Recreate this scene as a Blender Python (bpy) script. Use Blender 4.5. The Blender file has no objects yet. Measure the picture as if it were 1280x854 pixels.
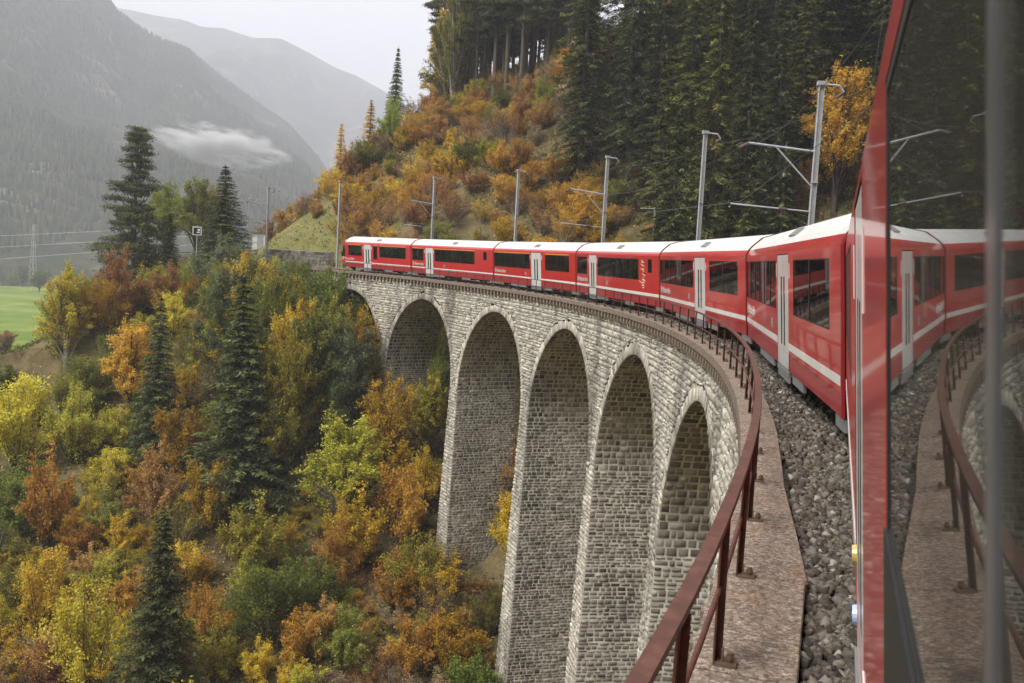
import bpy, bmesh, math, random
import numpy as np
from mathutils import Matrix, Vector
random.seed(7); RNG = np.random.default_rng(7)
scene = bpy.context.scene
COL = scene.collection

# ------------------------------------------------------------------ camera
R, G = 106.936, 0.0048            # radius and grade of the track curve
CAMP = (-1.7456, 0.0, 2.4933)
PSI, PITCH, ROLL, CANT = 0.3726, 0.0802, 0.0553, 0.0826
fw = Vector((-math.sin(PSI)*math.cos(PITCH), math.cos(PSI)*math.cos(PITCH), -math.sin(PITCH)))
rt = Vector((math.cos(PSI), math.sin(PSI), 0)); up = rt.cross(fw)
r2 = rt*math.cos(ROLL)+up*math.sin(ROLL); u2 = -rt*math.sin(ROLL)+up*math.cos(ROLL)
cam_d = bpy.data.cameras.new('camera'); cam = bpy.data.objects.new('camera', cam_d); COL.objects.link(cam)
cam.matrix_world = Matrix(((r2.x,u2.x,-fw.x,CAMP[0]),(r2.y,u2.y,-fw.y,CAMP[1]),(r2.z,u2.z,-fw.z,CAMP[2]),(0,0,0,1)))
cam_d.sensor_width = 36; cam_d.lens = 34.99; cam_d.clip_start = 0.02; cam_d.clip_end = 20000
cam_d.dof.use_dof = True; cam_d.dof.focus_distance = 32; cam_d.dof.aperture_fstop = 8
scene.camera = cam

# ------------------------------------------------------------------ sky, sun, exposure
SUN_EL, SUN_AZ = math.radians(52), math.radians(-150)   # azimuth from +Y, clockwise positive
world = bpy.data.worlds.new('World'); scene.world = world; world.use_nodes = True
wn, wl = world.node_tree.nodes, world.node_tree.links
wn.clear()
wo = wn.new('ShaderNodeOutputWorld'); bg = wn.new('ShaderNodeBackground'); wl.new(bg.outputs[0], wo.inputs[0])
sky = wn.new('ShaderNodeTexSky'); sky.sky_type = 'NISHITA'; sky.sun_disc = False
sky.sun_elevation = SUN_EL; sky.sun_rotation = SUN_AZ; sky.dust_density = 4; sky.air_density = 1.2
tc = wn.new('ShaderNodeTexCoord'); mp = wn.new('ShaderNodeMapping'); mp.inputs['Scale'].default_value = (1.2,1.2,3.2)
nz = wn.new('ShaderNodeTexNoise'); nz.inputs['Scale'].default_value = 1.6; nz.inputs['Detail'].default_value = 5; nz.inputs['Roughness'].default_value = .5
cr = wn.new('ShaderNodeValToRGB'); cr.color_ramp.elements[0].position = .32; cr.color_ramp.elements[1].position = .68
cr.color_ramp.elements[0].color = (9.0,8.75,8.25,1); cr.color_ramp.elements[1].color = (13.6,13.2,12.4,1)
mx = wn.new('ShaderNodeMix'); mx.data_type = 'RGBA'; mx.inputs[0].default_value = .95     # a closed cloud deck with a little sky colour through it
wl.new(tc.outputs['Generated'], mp.inputs[0]); wl.new(mp.outputs[0], nz.inputs['Vector']); wl.new(nz.outputs[0], cr.inputs[0])
wl.new(sky.outputs[0], mx.inputs[6]); wl.new(cr.outputs[0], mx.inputs[7]); wl.new(mx.outputs[2], bg.inputs[0])
bg.inputs[1].default_value = .073
sun_d = bpy.data.lights.new('sun', 'SUN'); sun_d.energy = 3.7; sun_d.angle = math.radians(28); sun_d.color = (1,.965,.92)
sun = bpy.data.objects.new('sun', sun_d); COL.objects.link(sun); sun.location = (0,0,200)
sdir = Vector((math.sin(SUN_AZ)*math.cos(SUN_EL), math.cos(SUN_AZ)*math.cos(SUN_EL), math.sin(SUN_EL)))
sun.rotation_euler = sdir.to_track_quat('Z','Y').to_euler()
vs = scene.view_settings; vs.view_transform = 'Standard'; vs.look = 'None'; vs.gamma = 1; vs.use_curve_mapping = False
vs.exposure = 0.88
cy = scene.cycles
cy.use_denoising = True; cy.max_bounces = 6; cy.diffuse_bounces = 3; cy.glossy_bounces = 4; cy.transmission_bounces = 4
cy.transparent_max_bounces = 12; cy.volume_bounces = 1; cy.use_adaptive_sampling = True; cy.adaptive_threshold = .015
cy.caustics_reflective = False; cy.caustics_refractive = False

# ------------------------------------------------------------------ helpers
def tag(o, label=None, cat=None, group=None, kind=None):
    if label: o['label'] = label
    if cat: o['category'] = cat
    if group: o['group'] = group
    if kind: o['kind'] = kind
    return o
def link(o, parent=None):
    COL.objects.link(o)
    if parent: o.parent = parent
    return o
def empty(name, loc=(0,0,0), label=None, cat=None, group=None):
    o = bpy.data.objects.new(name, None); o.location = loc; o.empty_display_size = .3
    return tag(link(o), label, cat, group)
def obj(name, me, m=None, parent=None):
    o = bpy.data.objects.new(name, me)
    if m is not None and not me.materials: me.materials.append(m)
    return link(o, parent)
def np_mesh(name, V, F, val=None, smooth=False):
    """V (n,3), F (m,k) with equal k; val = per-face value stored as attribute 'v'"""
    V = np.asarray(V, np.float32); F = np.asarray(F, np.int32)
    me = bpy.data.meshes.new(name); m, k = F.shape
    me.vertices.add(len(V)); me.vertices.foreach_set('co', V.ravel())
    me.loops.add(m*k); me.loops.foreach_set('vertex_index', F.ravel())
    me.polygons.add(m); me.polygons.foreach_set('loop_start', np.arange(0, m*k, k, dtype=np.int32))
    me.polygons.foreach_set('loop_total', np.full(m, k, np.int32))
    if smooth: me.polygons.foreach_set('use_smooth', np.ones(m, bool))
    me.update(calc_edges=True)
    if val is not None:
        a = me.attributes.new('v', 'FLOAT', 'FACE'); a.data.foreach_set('value', np.asarray(val, np.float32))
    return me
class MB:
    """collects polygons (quads, boxes, tubes) into one mesh"""
    def __init__(s): s.V = []; s.F = []; s.A = []
    def poly(s, pts, v=.5):
        n = len(s.V); s.V.extend([tuple(p) for p in pts]); s.F.append(tuple(range(n, n+len(pts)))); s.A.append(v)
    def box(s, c, d, M=None, v=.5):
        x, y, z = [q/2 for q in d]; n = len(s.V)
        for k in ((-1,-1,-1),(1,-1,-1),(1,1,-1),(-1,1,-1),(-1,-1,1),(1,-1,1),(1,1,1),(-1,1,1)):
            p = Vector((k[0]*x, k[1]*y, k[2]*z))
            if M is not None: p = M @ p
            s.V.append((p.x+c[0], p.y+c[1], p.z+c[2]))
        for f in ((0,3,2,1),(4,5,6,7),(0,1,5,4),(1,2,6,5),(2,3,7,6),(3,0,4,7)):
            s.F.append(tuple(n+i for i in f)); s.A.append(v)
    def bar(s, a, b, w, h, upv=(0,0,1), v=.5):
        a = Vector(a); b = Vector(b); d = b-a; L = d.length; y = d.normalized()
        x = y.cross(Vector(upv)).normalized(); z = x.cross(y)
        M = Matrix((x, y, z)).transposed()
        s.box((a+b)/2, (w, L, h), M, v)
    def tube(s, pts, rad, n=6, v=.5, cap=True):
        pts = [Vector(p) for p in pts]; rings = []
        rr = rad if isinstance(rad, (list, tuple)) else [rad]*len(pts)
        for i, p in enumerate(pts):
            d = (pts[min(i+1, len(pts)-1)]-pts[max(i-1, 0)]).normalized()
            a = d.cross(Vector((0,0,1)) if abs(d.z) < .9 else Vector((1,0,0))).normalized(); b = d.cross(a)
            base = len(s.V); rings.append(base)
            for k in range(n):
                t = 2*math.pi*k/n; q = p+(a*math.cos(t)+b*math.sin(t))*rr[i]; s.V.append(tuple(q))
        for i in range(len(rings)-1):
            for k in range(n):
                s.F.append((rings[i]+k, rings[i]+(k+1)%n, rings[i+1]+(k+1)%n, rings[i+1]+k)); s.A.append(v)
        if cap:
            s.F.append(tuple(rings[0]+k for k in reversed(range(n)))); s.A.append(v)
            s.F.append(tuple(rings[-1]+k for k in range(n))); s.A.append(v)
    def mesh(s, name, smooth=False):
        me = bpy.data.meshes.new(name); me.from_pydata(s.V, [], s.F)
        a = me.attributes.new('v', 'FLOAT', 'FACE'); a.data.foreach_set('value', s.A)
        if smooth: me.polygons.foreach_set('use_smooth', [True]*len(me.polygons))
        me.update(); return me
    def build(s, name, m, parent=None, smooth=False): return obj(name, s.mesh(name, smooth), m, parent)

def P(s, o, z):                      # s along the curve, o to its right, z above the rail
    t = s/R
    return (-R+(R+o)*math.cos(t), (R+o)*math.sin(t), z+G*s)
def PV(s, o, z): return Vector(P(s, o, z))

# ------------------------------------------------------------------ materials
def material(name, rough=.6, spec=.4, metal=0, coat=0):
    m = bpy.data.materials.new(name); m.use_nodes = True; nt = m.node_tree
    b = nt.nodes['Principled BSDF']; b.inputs['Roughness'].default_value = rough
    b.inputs['Specular IOR Level'].default_value = spec; b.inputs['Metallic'].default_value = metal
    b.inputs['Coat Weight'].default_value = coat; b.inputs['Coat Roughness'].default_value = .04
    return m, nt, b
def nd(nt, typ, **kw):
    n = nt.nodes.new(typ)
    for k, v in kw.items():
        if k in n.inputs: n.inputs[k].default_value = v
        else: setattr(n, k, v)
    return n
def noise(nt, scale, detail=4, rough=.55, vec=None, mapscale=None):
    n = nd(nt, 'ShaderNodeTexNoise', Scale=scale, Detail=detail, Roughness=rough)
    c = nd(nt, 'ShaderNodeTexCoord')
    src = c.outputs['Object'] if vec is None else vec
    if mapscale:
        mpn = nd(nt, 'ShaderNodeMapping', Scale=mapscale); nt.links.new(src, mpn.inputs[0]); src = mpn.outputs[0]
    nt.links.new(src, n.inputs['Vector']); return n.outputs[0]
def ramp(nt, fac, stops):
    r = nd(nt, 'ShaderNodeValToRGB'); e = r.color_ramp.elements
    while len(e) < len(stops): e.new(.5)
    for i, (p, c) in enumerate(stops): e[i].position = p; e[i].color = (*c, 1)
    nt.links.new(fac, r.inputs[0]); return r.outputs[0]
def mix(nt, fac, a, b, mode='MIX'):
    m = nd(nt, 'ShaderNodeMix', data_type='RGBA', blend_type=mode)
    for i, v in ((0, fac), (6, a), (7, b)):
        if isinstance(v, (int, float)): m.inputs[i].default_value = v
        elif isinstance(v, tuple): m.inputs[i].default_value = (*v, 1)
        else: nt.links.new(v, m.inputs[i])
    return m.outputs[2]
def math_n(nt, op, a, b=None):
    m = nd(nt, 'ShaderNodeMath', operation=op)
    for i, v in ((0, a), (1, b)):
        if v is None: continue
        if isinstance(v, (int, float)): m.inputs[i].default_value = v
        else: nt.links.new(v, m.inputs[i])
    return m.outputs[0]
def attr(nt, n='v'): return nd(nt, 'ShaderNodeAttribute', attribute_name=n).outputs['Fac']
def bump(nt, b, h, strength=.3, dist=.02):
    n = nd(nt, 'ShaderNodeBump', Strength=strength, Distance=dist); nt.links.new(h, n.inputs['Height']); nt.links.new(n.outputs[0], b.inputs['Normal'])
def plain(name, col, rough=.6, spec=.4, metal=0, coat=0, var=.12, scale=6, bmp=0):
    m, nt, b = material(name, rough, spec, metal, coat)
    n = noise(nt, scale)
    c0 = tuple(x*(1-var) for x in col); c1 = tuple(min(1, x*(1+var)) for x in col)
    nt.links.new(ramp(nt, n, [(.3, c0), (.7, c1)]), b.inputs['Base Color'])
    if bmp: bump(nt, b, noise(nt, scale*6), bmp, .01)
    return m
def leaf_mat(name, c0, c1, c2, hue=.014, trans=.4):
    m = bpy.data.materials.new(name); m.use_nodes = True; nt = m.node_tree; nt.nodes.clear()
    out = nd(nt, 'ShaderNodeOutputMaterial'); a = attr(nt)
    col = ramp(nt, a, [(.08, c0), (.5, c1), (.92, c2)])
    oi = nd(nt, 'ShaderNodeObjectInfo')
    hs = nd(nt, 'ShaderNodeHueSaturation'); nt.links.new(col, hs.inputs['Color'])
    h = math_n(nt, 'ADD', math_n(nt, 'MULTIPLY', oi.outputs['Random'], hue*2), .5-hue)
    nt.links.new(h, hs.inputs['Hue'])
    vv = math_n(nt, 'ADD', math_n(nt, 'MULTIPLY', oi.outputs['Random'], .62), .72); nt.links.new(vv, hs.inputs['Value'])
    d = nd(nt, 'ShaderNodeBsdfDiffuse'); t = nd(nt, 'ShaderNodeBsdfTranslucent'); mixs = nd(nt, 'ShaderNodeMixShader'); mixs.inputs[0].default_value = trans
    nt.links.new(hs.outputs[0], d.inputs[0]); nt.links.new(hs.outputs[0], t.inputs[0])
    nt.links.new(d.outputs[0], mixs.inputs[1]); nt.links.new(t.outputs[0], mixs.inputs[2]); nt.links.new(mixs.outputs[0], out.inputs[0])
    return m
M = {}
# masonry: grey limestone with beige and dark blocks, damp streaks
def stone_mat(name, lo, mid, hi, dark):
    m, nt, b = material(name, .9, .2)
    a = attr(nt)
    c = ramp(nt, a, [(.02, dark), (.22, lo), (.6, mid), (.95, hi)])
    c = mix(nt, .8, c, ramp(nt, noise(nt, 5, 6, .7), [(.3, (.55,.53,.5)), (.55, (1,1,1)), (.75, (1.12,1.1,1.06))]), 'MULTIPLY')
    st = noise(nt, .45, 4, .6, mapscale=(1,1,.22))
    c = mix(nt, .75, c, ramp(nt, st, [(.38, (.34,.33,.32)), (.50, (1,1,1)), (.66, (1.14,1.12,1.07))]), 'MULTIPLY')
    nt.links.new(c, b.inputs['Base Color']); bump(nt, b, noise(nt, 14, 6, .7), .7, .04)
    return m
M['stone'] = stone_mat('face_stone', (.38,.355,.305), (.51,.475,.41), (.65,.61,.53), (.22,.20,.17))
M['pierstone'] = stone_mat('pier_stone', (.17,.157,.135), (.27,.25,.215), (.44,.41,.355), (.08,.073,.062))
m, nt, b = material('mortar', .95, .1); nt.links.new(ramp(nt, noise(nt, 3, 5), [(.3, (.22,.21,.19)), (.7, (.40,.38,.34))]), b.inputs['Base Color']); M['mortar'] = m
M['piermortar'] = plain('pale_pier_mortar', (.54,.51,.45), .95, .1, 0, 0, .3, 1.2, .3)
m, nt, b = material('slab_concrete', .92, .2)
c = ramp(nt, noise(nt, 19, 9, .82), [(.34, (.10,.08,.066)), (.5, (.25,.205,.17)), (.66, (.46,.40,.34))])
c = mix(nt, .5, c, ramp(nt, noise(nt, 95, 4, .75), [(.42, (.34,.29,.26)), (.58, (1.12,1.07,1))]), 'MULTIPLY')
c = mix(nt, ramp(nt, noise(nt, 1.6, 7, .65), [(.52, (0,0,0)), (.72, (.7,.7,.7))]), c, (.20,.115,.06))
c = mix(nt, ramp(nt, noise(nt, 2.7, 6, .7), [(.54, (0,0,0)), (.68, (.75,.75,.75))]), c, (.075,.068,.055))
v = nd(nt, 'ShaderNodeTexVoronoi', Scale=42); tcn = nd(nt, 'ShaderNodeTexCoord'); nt.links.new(tcn.outputs['Object'], v.inputs['Vector'])
sp = nd(nt, 'ShaderNodeSeparateColor'); nt.links.new(v.outputs['Color'], sp.inputs[0])
c = mix(nt, .75, c, ramp(nt, sp.outputs[0], [(.1, (.5,.48,.46)), (.6, (1,1,1)), (.93, (1.5,1.47,1.4))]), 'MULTIPLY')      # exposed aggregate
nt.links.new(c, b.inputs['Base Color']); bump(nt, b, sp.outputs[1], .55, .008); M['slab'] = m
m, nt, b = material('rusty_railing_paint', .55, .35)
c = ramp(nt, noise(nt, 7, 6, .7), [(.3, (.05,.022,.015)), (.52, (.095,.034,.022)), (.72, (.15,.068,.042))])
nt.links.new(c, b.inputs['Base Color']); bump(nt, b, noise(nt, 60, 4), .25, .004); M['rail_paint'] = m
m, nt, b = material('ballast_stone', .9, .25)
c = ramp(nt, attr(nt), [(0, (.03,.026,.021)), (.45, (.105,.09,.074)), (.8, (.21,.187,.155)), (1, (.46,.43,.38))])
c = mix(nt, .6, c, ramp(nt, noise(nt, 30, 4), [(.3, (.6,.58,.55)), (.7, (1.1,1.1,1.1))]), 'MULTIPLY')
nt.links.new(c, b.inputs['Base Color']); M['ballast'] = m
m, nt, b = material('ballast_bed', .95, .2)
v = nd(nt, 'ShaderNodeTexVoronoi', Scale=16); tcn = nd(nt, 'ShaderNodeTexCoord'); nt.links.new(tcn.outputs['Object'], v.inputs['Vector'])
c = ramp(nt, v.outputs['Distance'], [(.1, (.17,.155,.135)), (.75, (.03,.027,.024))])
nt.links.new(c, b.inputs['Base Color']); bump(nt, b, v.outputs['Distance'], -1, .05); M['bed'] = m
def paint(name, col, coat=.8, rough=.3, wav=.05):
    m, nt, b = material(name, rough, .5, 0, coat)
    n = noise(nt, 1.3, 5, .6, mapscale=(1,1,.5))
    c = ramp(nt, n, [(.25, tuple(x*.86 for x in col)), (.75, tuple(min(1, x*1.06) for x in col))])
    grime = noise(nt, 9, 6, .7, mapscale=(1,1,.12))
    c = mix(nt, ramp(nt, grime, [(.5, (0,0,0)), (.8, (.22,.22,.22))]), c, (.16,.12,.10))
    nt.links.new(c, b.inputs['Base Color']); 
    n2 = nd(nt, 'ShaderNodeBump', Strength=wav, Distance=.02); nt.links.new(noise(nt, 1.4, 2), n2.inputs['Height'])
    nt.links.new(n2.outputs[0], b.inputs['Normal']); nt.links.new(n2.outputs[0], b.inputs['Coat Normal'])
    return m
M['red'] = paint('red_carriage_paint', (.52,.012,.016), .45, .3)
M['darkred'] = paint('dull_red_skirt_paint', (.33,.018,.026), .3, .45)
M['deepred'] = paint('deep_red_end_paint', (.25,.006,.010), .3, .4)
M['white'] = paint('white_carriage_paint', (.78,.78,.76), .3, .35)
M['roofwhite'] = paint('off_white_roof_paint', (.62,.62,.60), .1, .55)
M['doorgrey'] = paint('light_grey_door_paint', (.62,.63,.63), .3, .35)
M['yellow'] = plain('yellow_line_paint', (.75,.40,.03), .5)
M['black'] = plain('black_rubber', (.018,.018,.019), .6)
M['underframe'] = plain('dark_underframe', (.035,.033,.032), .8)
M['greyskirt'] = plain('grey_skirt', (.20,.20,.205), .6)
M['steel'] = plain('wheel_steel', (.22,.20,.18), .45, .5, .8)
M['railsteel'] = plain('rail_steel', (.20,.14,.10), .5, .5, .6)
M['seat'] = plain('red_seat_fabric', (.33,.03,.035), .9)
M['vent'] = plain('grey_vent', (.25,.25,.25), .6)
M['button_y'] = plain('yellow_button', (.50,.37,.10), .4, .5, 0, .5)
M['button_b'] = plain('pale_blue_button', (.36,.47,.66), .4, .5, 0, .5)
M['galv'] = plain('galvanised_steel', (.42,.43,.46), .55, .5, .25, 0, .15, 3)
M['wire'] = plain('wire_metal', (.14,.14,.14), .5, .5, .5)
M['insulator'] = plain('brown_insulator', (.10,.06,.05), .3)
M['sleeper'] = plain('timber_sleeper', (.10,.075,.055), .9, .2, 0, 0, .3, 12)
M['cabin'] = plain('white_cabin_paint', (.70,.70,.67), .6)
M['tile'] = plain('dark_roof_sheet', (.12,.11,.11), .7)
# tinted carriage glass: dark, mirror-like at grazing angles, a little see-through
m, nt, b = material('tinted_glass', .015, .5)
b.inputs['Base Color'].default_value = (.012,.014,.013,1); b.inputs['IOR'].default_value = 1.52
tr = nd(nt, 'ShaderNodeBsdfTransparent', Color=(.62,.66,.60,1)); lw = nd(nt, 'ShaderNodeFresnel', IOR=1.52)
ms = nd(nt, 'ShaderNodeMixShader'); out = nt.nodes['Material Output']
fac = math_n(nt, 'MAXIMUM', lw.outputs[0], .45)
gl = nt.nodes['Principled BSDF']
n2 = nd(nt, 'ShaderNodeBump', Strength=.012, Distance=.02); nt.links.new(noise(nt, 1.0, 1), n2.inputs['Height']); nt.links.new(n2.outputs[0], gl.inputs['Normal'])
nt.links.new(fac, ms.inputs[0]); nt.links.new(tr.outputs[0], ms.inputs[1]); nt.links.new(gl.outputs[0], ms.inputs[2]); nt.links.new(ms.outputs[0], out.inputs[0]); M['glass'] = m
m, nt, b = material('bark', .95, .1)
nt.links.new(ramp(nt, noise(nt, 3, 6, .7, mapscale=(4,4,.6)), [(.3, (.05,.04,.033)), (.7, (.17,.14,.115))]), b.inputs['Base Color']); M['bark'] = m
M['dustyglass'] = M['glass'].copy(); M['dustyglass'].name = 'dusty_tinted_glass'; M['dustyglass'].node_tree.nodes['Principled BSDF'].inputs['Base Color'].default_value = (.125,.12,.105,1)
m, nt, b = material('pale_bark', .9, .15)
nt.links.new(ramp(nt, noise(nt, 3, 6, .7, mapscale=(2,2,1.5)), [(.35, (.10,.085,.07)), (.6, (.36,.33,.29))]), b.inputs['Base Color']); M['palebark'] = m
LEAF = {
 'gold':   leaf_mat('gold_leaves', (.22,.17,.02), (.56,.37,.04), (.78,.56,.10)),
 'ygold':  leaf_mat('yellow_leaves', (.24,.22,.03), (.56,.46,.055), (.78,.66,.13)),
 'yolive': leaf_mat('olive_yellow_leaves', (.14,.15,.025), (.36,.33,.05), (.62,.52,.11)),
 'orange': leaf_mat('orange_leaves', (.24,.14,.02), (.54,.30,.05), (.76,.48,.12)),
 'rust':   leaf_mat('rust_leaves', (.20,.12,.045), (.43,.24,.085), (.62,.39,.16)),
 'brown':  leaf_mat('brown_leaves', (.14,.105,.06), (.27,.195,.11), (.42,.32,.20)),
 'green':  leaf_mat('green_leaves', (.055,.075,.018), (.145,.18,.038), (.32,.33,.085)),
 'olive':  leaf_mat('olive_leaves', (.10,.11,.028), (.22,.225,.05), (.40,.36,.10)),
 'greygreen': leaf_mat('grey_green_leaves', (.06,.075,.04), (.14,.165,.085), (.27,.29,.17)),
 'lime':   leaf_mat('light_green_leaves', (.14,.19,.03), (.29,.34,.055), (.46,.48,.11)),
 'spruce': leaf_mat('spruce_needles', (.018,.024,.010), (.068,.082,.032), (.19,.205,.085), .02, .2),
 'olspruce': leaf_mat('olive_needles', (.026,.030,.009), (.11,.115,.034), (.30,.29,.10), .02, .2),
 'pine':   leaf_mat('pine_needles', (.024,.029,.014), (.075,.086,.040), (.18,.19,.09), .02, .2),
 'larch':  leaf_mat('golden_larch_needles', (.34,.21,.03), (.58,.38,.06), (.74,.54,.13)),
}
# ------------------------------------------------------------------ terrain
eR = (math.cos(PSI), math.sin(PSI)); eF = (-math.sin(PSI), math.cos(PSI))
GP0 = (-5.8,34.4); GN = (-.326,.945); GR = (-.945,-.326)
def sst(a, b, x):
    t = np.clip((x-a)/(b-a), 0, 1); return t*t*(3-2*t)
BQ = [-95,-62,-45,-30,-15,0,20,37,52,65,77,86,120]; BZ = [14,-2,-15,-25,-33,-36,-34.5,-30,-21.5,-12,0.,2.2,3]
def track_pts():
    pts = []; s = -60.
    while s <= 134:
        t = s/R; pts.append((-R+R*math.cos(t), R*math.sin(t), t, s)); s += 1
    x, y, t, s = pts[-1]
    for i in range(150):
        t -= (1/85. if i < 85 else 0); x -= math.sin(t); y += math.cos(t); s += 1; pts.append((x, y, t, s))
    return np.array(pts)
TP = track_pts()
def railz(s): return G*np.minimum(s, 126)+.004*np.clip(np.asarray(s)-126, 0, None)
def vn(x, y, seed=0):
    xi = np.floor(x); yi = np.floor(y); xf = x-xi; yf = y-yi
    def h(a, b):
        v = np.sin(a*127.1+b*311.7+seed*74.7)*43758.5453; return v-np.floor(v)
    u = xf*xf*(3-2*xf); v = yf*yf*(3-2*yf)
    return (h(xi,yi)*(1-u)+h(xi+1,yi)*u)*(1-v)+(h(xi,yi+1)*(1-u)+h(xi+1,yi+1)*u)*v
def fbm(x, y, oct=4, seed=0):
    return sum((vn(x*2**i, y*2**i, seed+i)-.5)*.5**i for i in range(oct))
def height(X, Y):
    dx = X+R; rad = np.hypot(dx, Y); t = np.arctan2(Y, dx); o = rad-R; s = R*t
    q = (X-GP0[0])*GN[0]+(Y-GP0[1])*GN[1]; r = (X-GP0[0])*GR[0]+(Y-GP0[1])*GR[1]
    ss = np.clip(s, -70, 134); fx = -R+R*np.cos(ss/R); fy = R*np.sin(ss/R)
    qf = (fx-GP0[0])*GN[0]+(fy-GP0[1])*GN[1]
    u = (X-CAMP[0])*eR[0]+Y*eR[1]; v = (X-CAMP[0])*eF[0]+Y*eF[1]
    zi = np.interp(q, BQ, BZ)-.06*np.clip(r, 0, 200)*(q < 70)
    plat = np.interp(r, [0,30,55,80,110,160,400], [2.6,2.3,-3.5,-14,-19,-21,-21])
    zi = -2*np.logaddexp(-zi/2, -plat/2)
    zb = np.interp(qf, BQ, BZ); hill = sst(108, 128, s); oo = np.clip(o, 0, None)
    zo1 = zb+np.where(oo < 45, 1.02*oo, 45.9+.7*(oo-45))
    zo2 = 2.3+.80*np.clip(oo-4.5, 0, 60)+.5*np.clip(oo-64, 0, None)
    zo = zo1*(1-hill)+zo2*hill
    cap = np.interp(u, [-400,-110,-80,-60,-47,-41,-36,-17,-8,0,20,60,150,600], [-22,-20,-16,-6,1.5,2.6,5,25,29.5,32,43,72,110,190])
    cap = np.where(v < 80, 200, cap)
    zo = -1.5*np.logaddexp(-zo/1.5, -cap/1.5)
    w = sst(-6, 3, o); z = zi*(1-w)+zo*w
    dd = np.hypot(u, v); rough = 1-.6*sst(150, 220, dd)*(u < -60)
    z = z+(vn(X/9, Y/9)-.5)*1.6*rough+(vn(X/3.1, Y/3.1, 3)-.5)*.5*rough
    z = z-.0164*np.minimum(dd, 400)+np.where(u < 0, -50*sst(640, 1000, dd), 0)
    return z
def dist_track(X, Y):
    d = np.full(np.shape(X), 1e9); s = np.zeros(np.shape(X))
    for x, y, t, k in TP[TP[:,3] > 118]:
        dd = np.hypot(X-x, Y-y); m_ = dd < d; d = np.where(m_, dd, d); s = np.where(m_, k, s)
    return d, s
def ground(X, Y):
    X = np.asarray(X, float); Y = np.asarray(Y, float)
    z = height(X, Y); d, s = dist_track(X, Y); bed = railz(s)-.35
    w = (1-sst(2.6, 8, d))*sst(119., 121., s)
    return z*(1-w)+bed*w
def gz(x, y): return float(ground(np.array([x]), np.array([y]))[0])
def axis(lo, hi, step, far_lo, far_hi, grow=1.16):
    a = list(np.arange(lo, hi, step)); d = step; x = lo
    while x > far_lo: d *= grow; x -= d; a.insert(0, x)
    d = step; x = a[-1]
    while x < far_hi: d *= grow; x += d; a.append(x)
    return np.array(a)
gx = axis(-150, 60, 1.4, -2600, 1500); gy = axis(-50, 175, 1.4, -900, 2600)
XX, YY = np.meshgrid(gx, gy); ZZ = ground(XX, YY)
ny, nx = XX.shape
V = np.stack([XX.ravel(), YY.ravel(), ZZ.ravel()], 1)
idx = np.arange(nx*ny).reshape(ny, nx)
F = np.stack([idx[:-1,:-1].ravel(), idx[:-1,1:].ravel(), idx[1:,1:].ravel(), idx[1:,:-1].ravel()], 1)
cx = (XX[:-1,:-1]+XX[1:,1:]).ravel()/2; cyy = (YY[:-1,:-1]+YY[1:,1:]).ravel()/2
uu = (cx-CAMP[0])*eR[0]+cyy*eR[1]; vv = (cx-CAMP[0])*eF[0]+cyy*eF[1]; ddc = np.hypot(uu, vv)
nz_ = fbm(cx/14, cyy/14, 4, 9)
meadow = ((uu < -62) & (ddc > 150+20*nz_) & (ddc < 700)).astype(float)
dt, st_ = dist_track(cx, cyy)
grassy = ((dt > 3) & (dt < 16+10*nz_) & (st_ > 121) & (uu > -46)).astype(float)*.55
me = np_mesh('ground', V, F, np.maximum(meadow, grassy), True)
m, nt, b = material('forest_floor_and_grass', .95, .1)
litter = ramp(nt, noise(nt, .35, 8, .7), [(.28, (.05,.048,.022)), (.45, (.12,.10,.05)), (.6, (.20,.155,.085)), (.75, (.13,.13,.045))])
litter = mix(nt, .7, litter, ramp(nt, noise(nt, 5, 5, .7), [(.3, (.4,.4,.4)), (.7, (1.3,1.25,1.1))]), 'MULTIPLY')
green_ = ramp(nt, noise(nt, .035, 9, .72), [(.36, (.075,.125,.022)), (.5, (.13,.19,.03)), (.64, (.22,.235,.065))])
dryg = ramp(nt, noise(nt, .5, 7, .7), [(.3, (.085,.095,.028)), (.5, (.16,.155,.055)), (.72, (.22,.17,.085))])
a = attr(nt)
c = mix(nt, math_n(nt, 'GREATER_THAN', a, .2), litter, dryg); c = mix(nt, math_n(nt, 'GREATER_THAN', a, .8), c, green_)
nt.links.new(c, b.inputs['Base Color']); bump(nt, b, noise(nt, 6, 6, .7), .8, .12); M['ground'] = m
tag(obj('ground', me, m), kind='structure')

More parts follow.
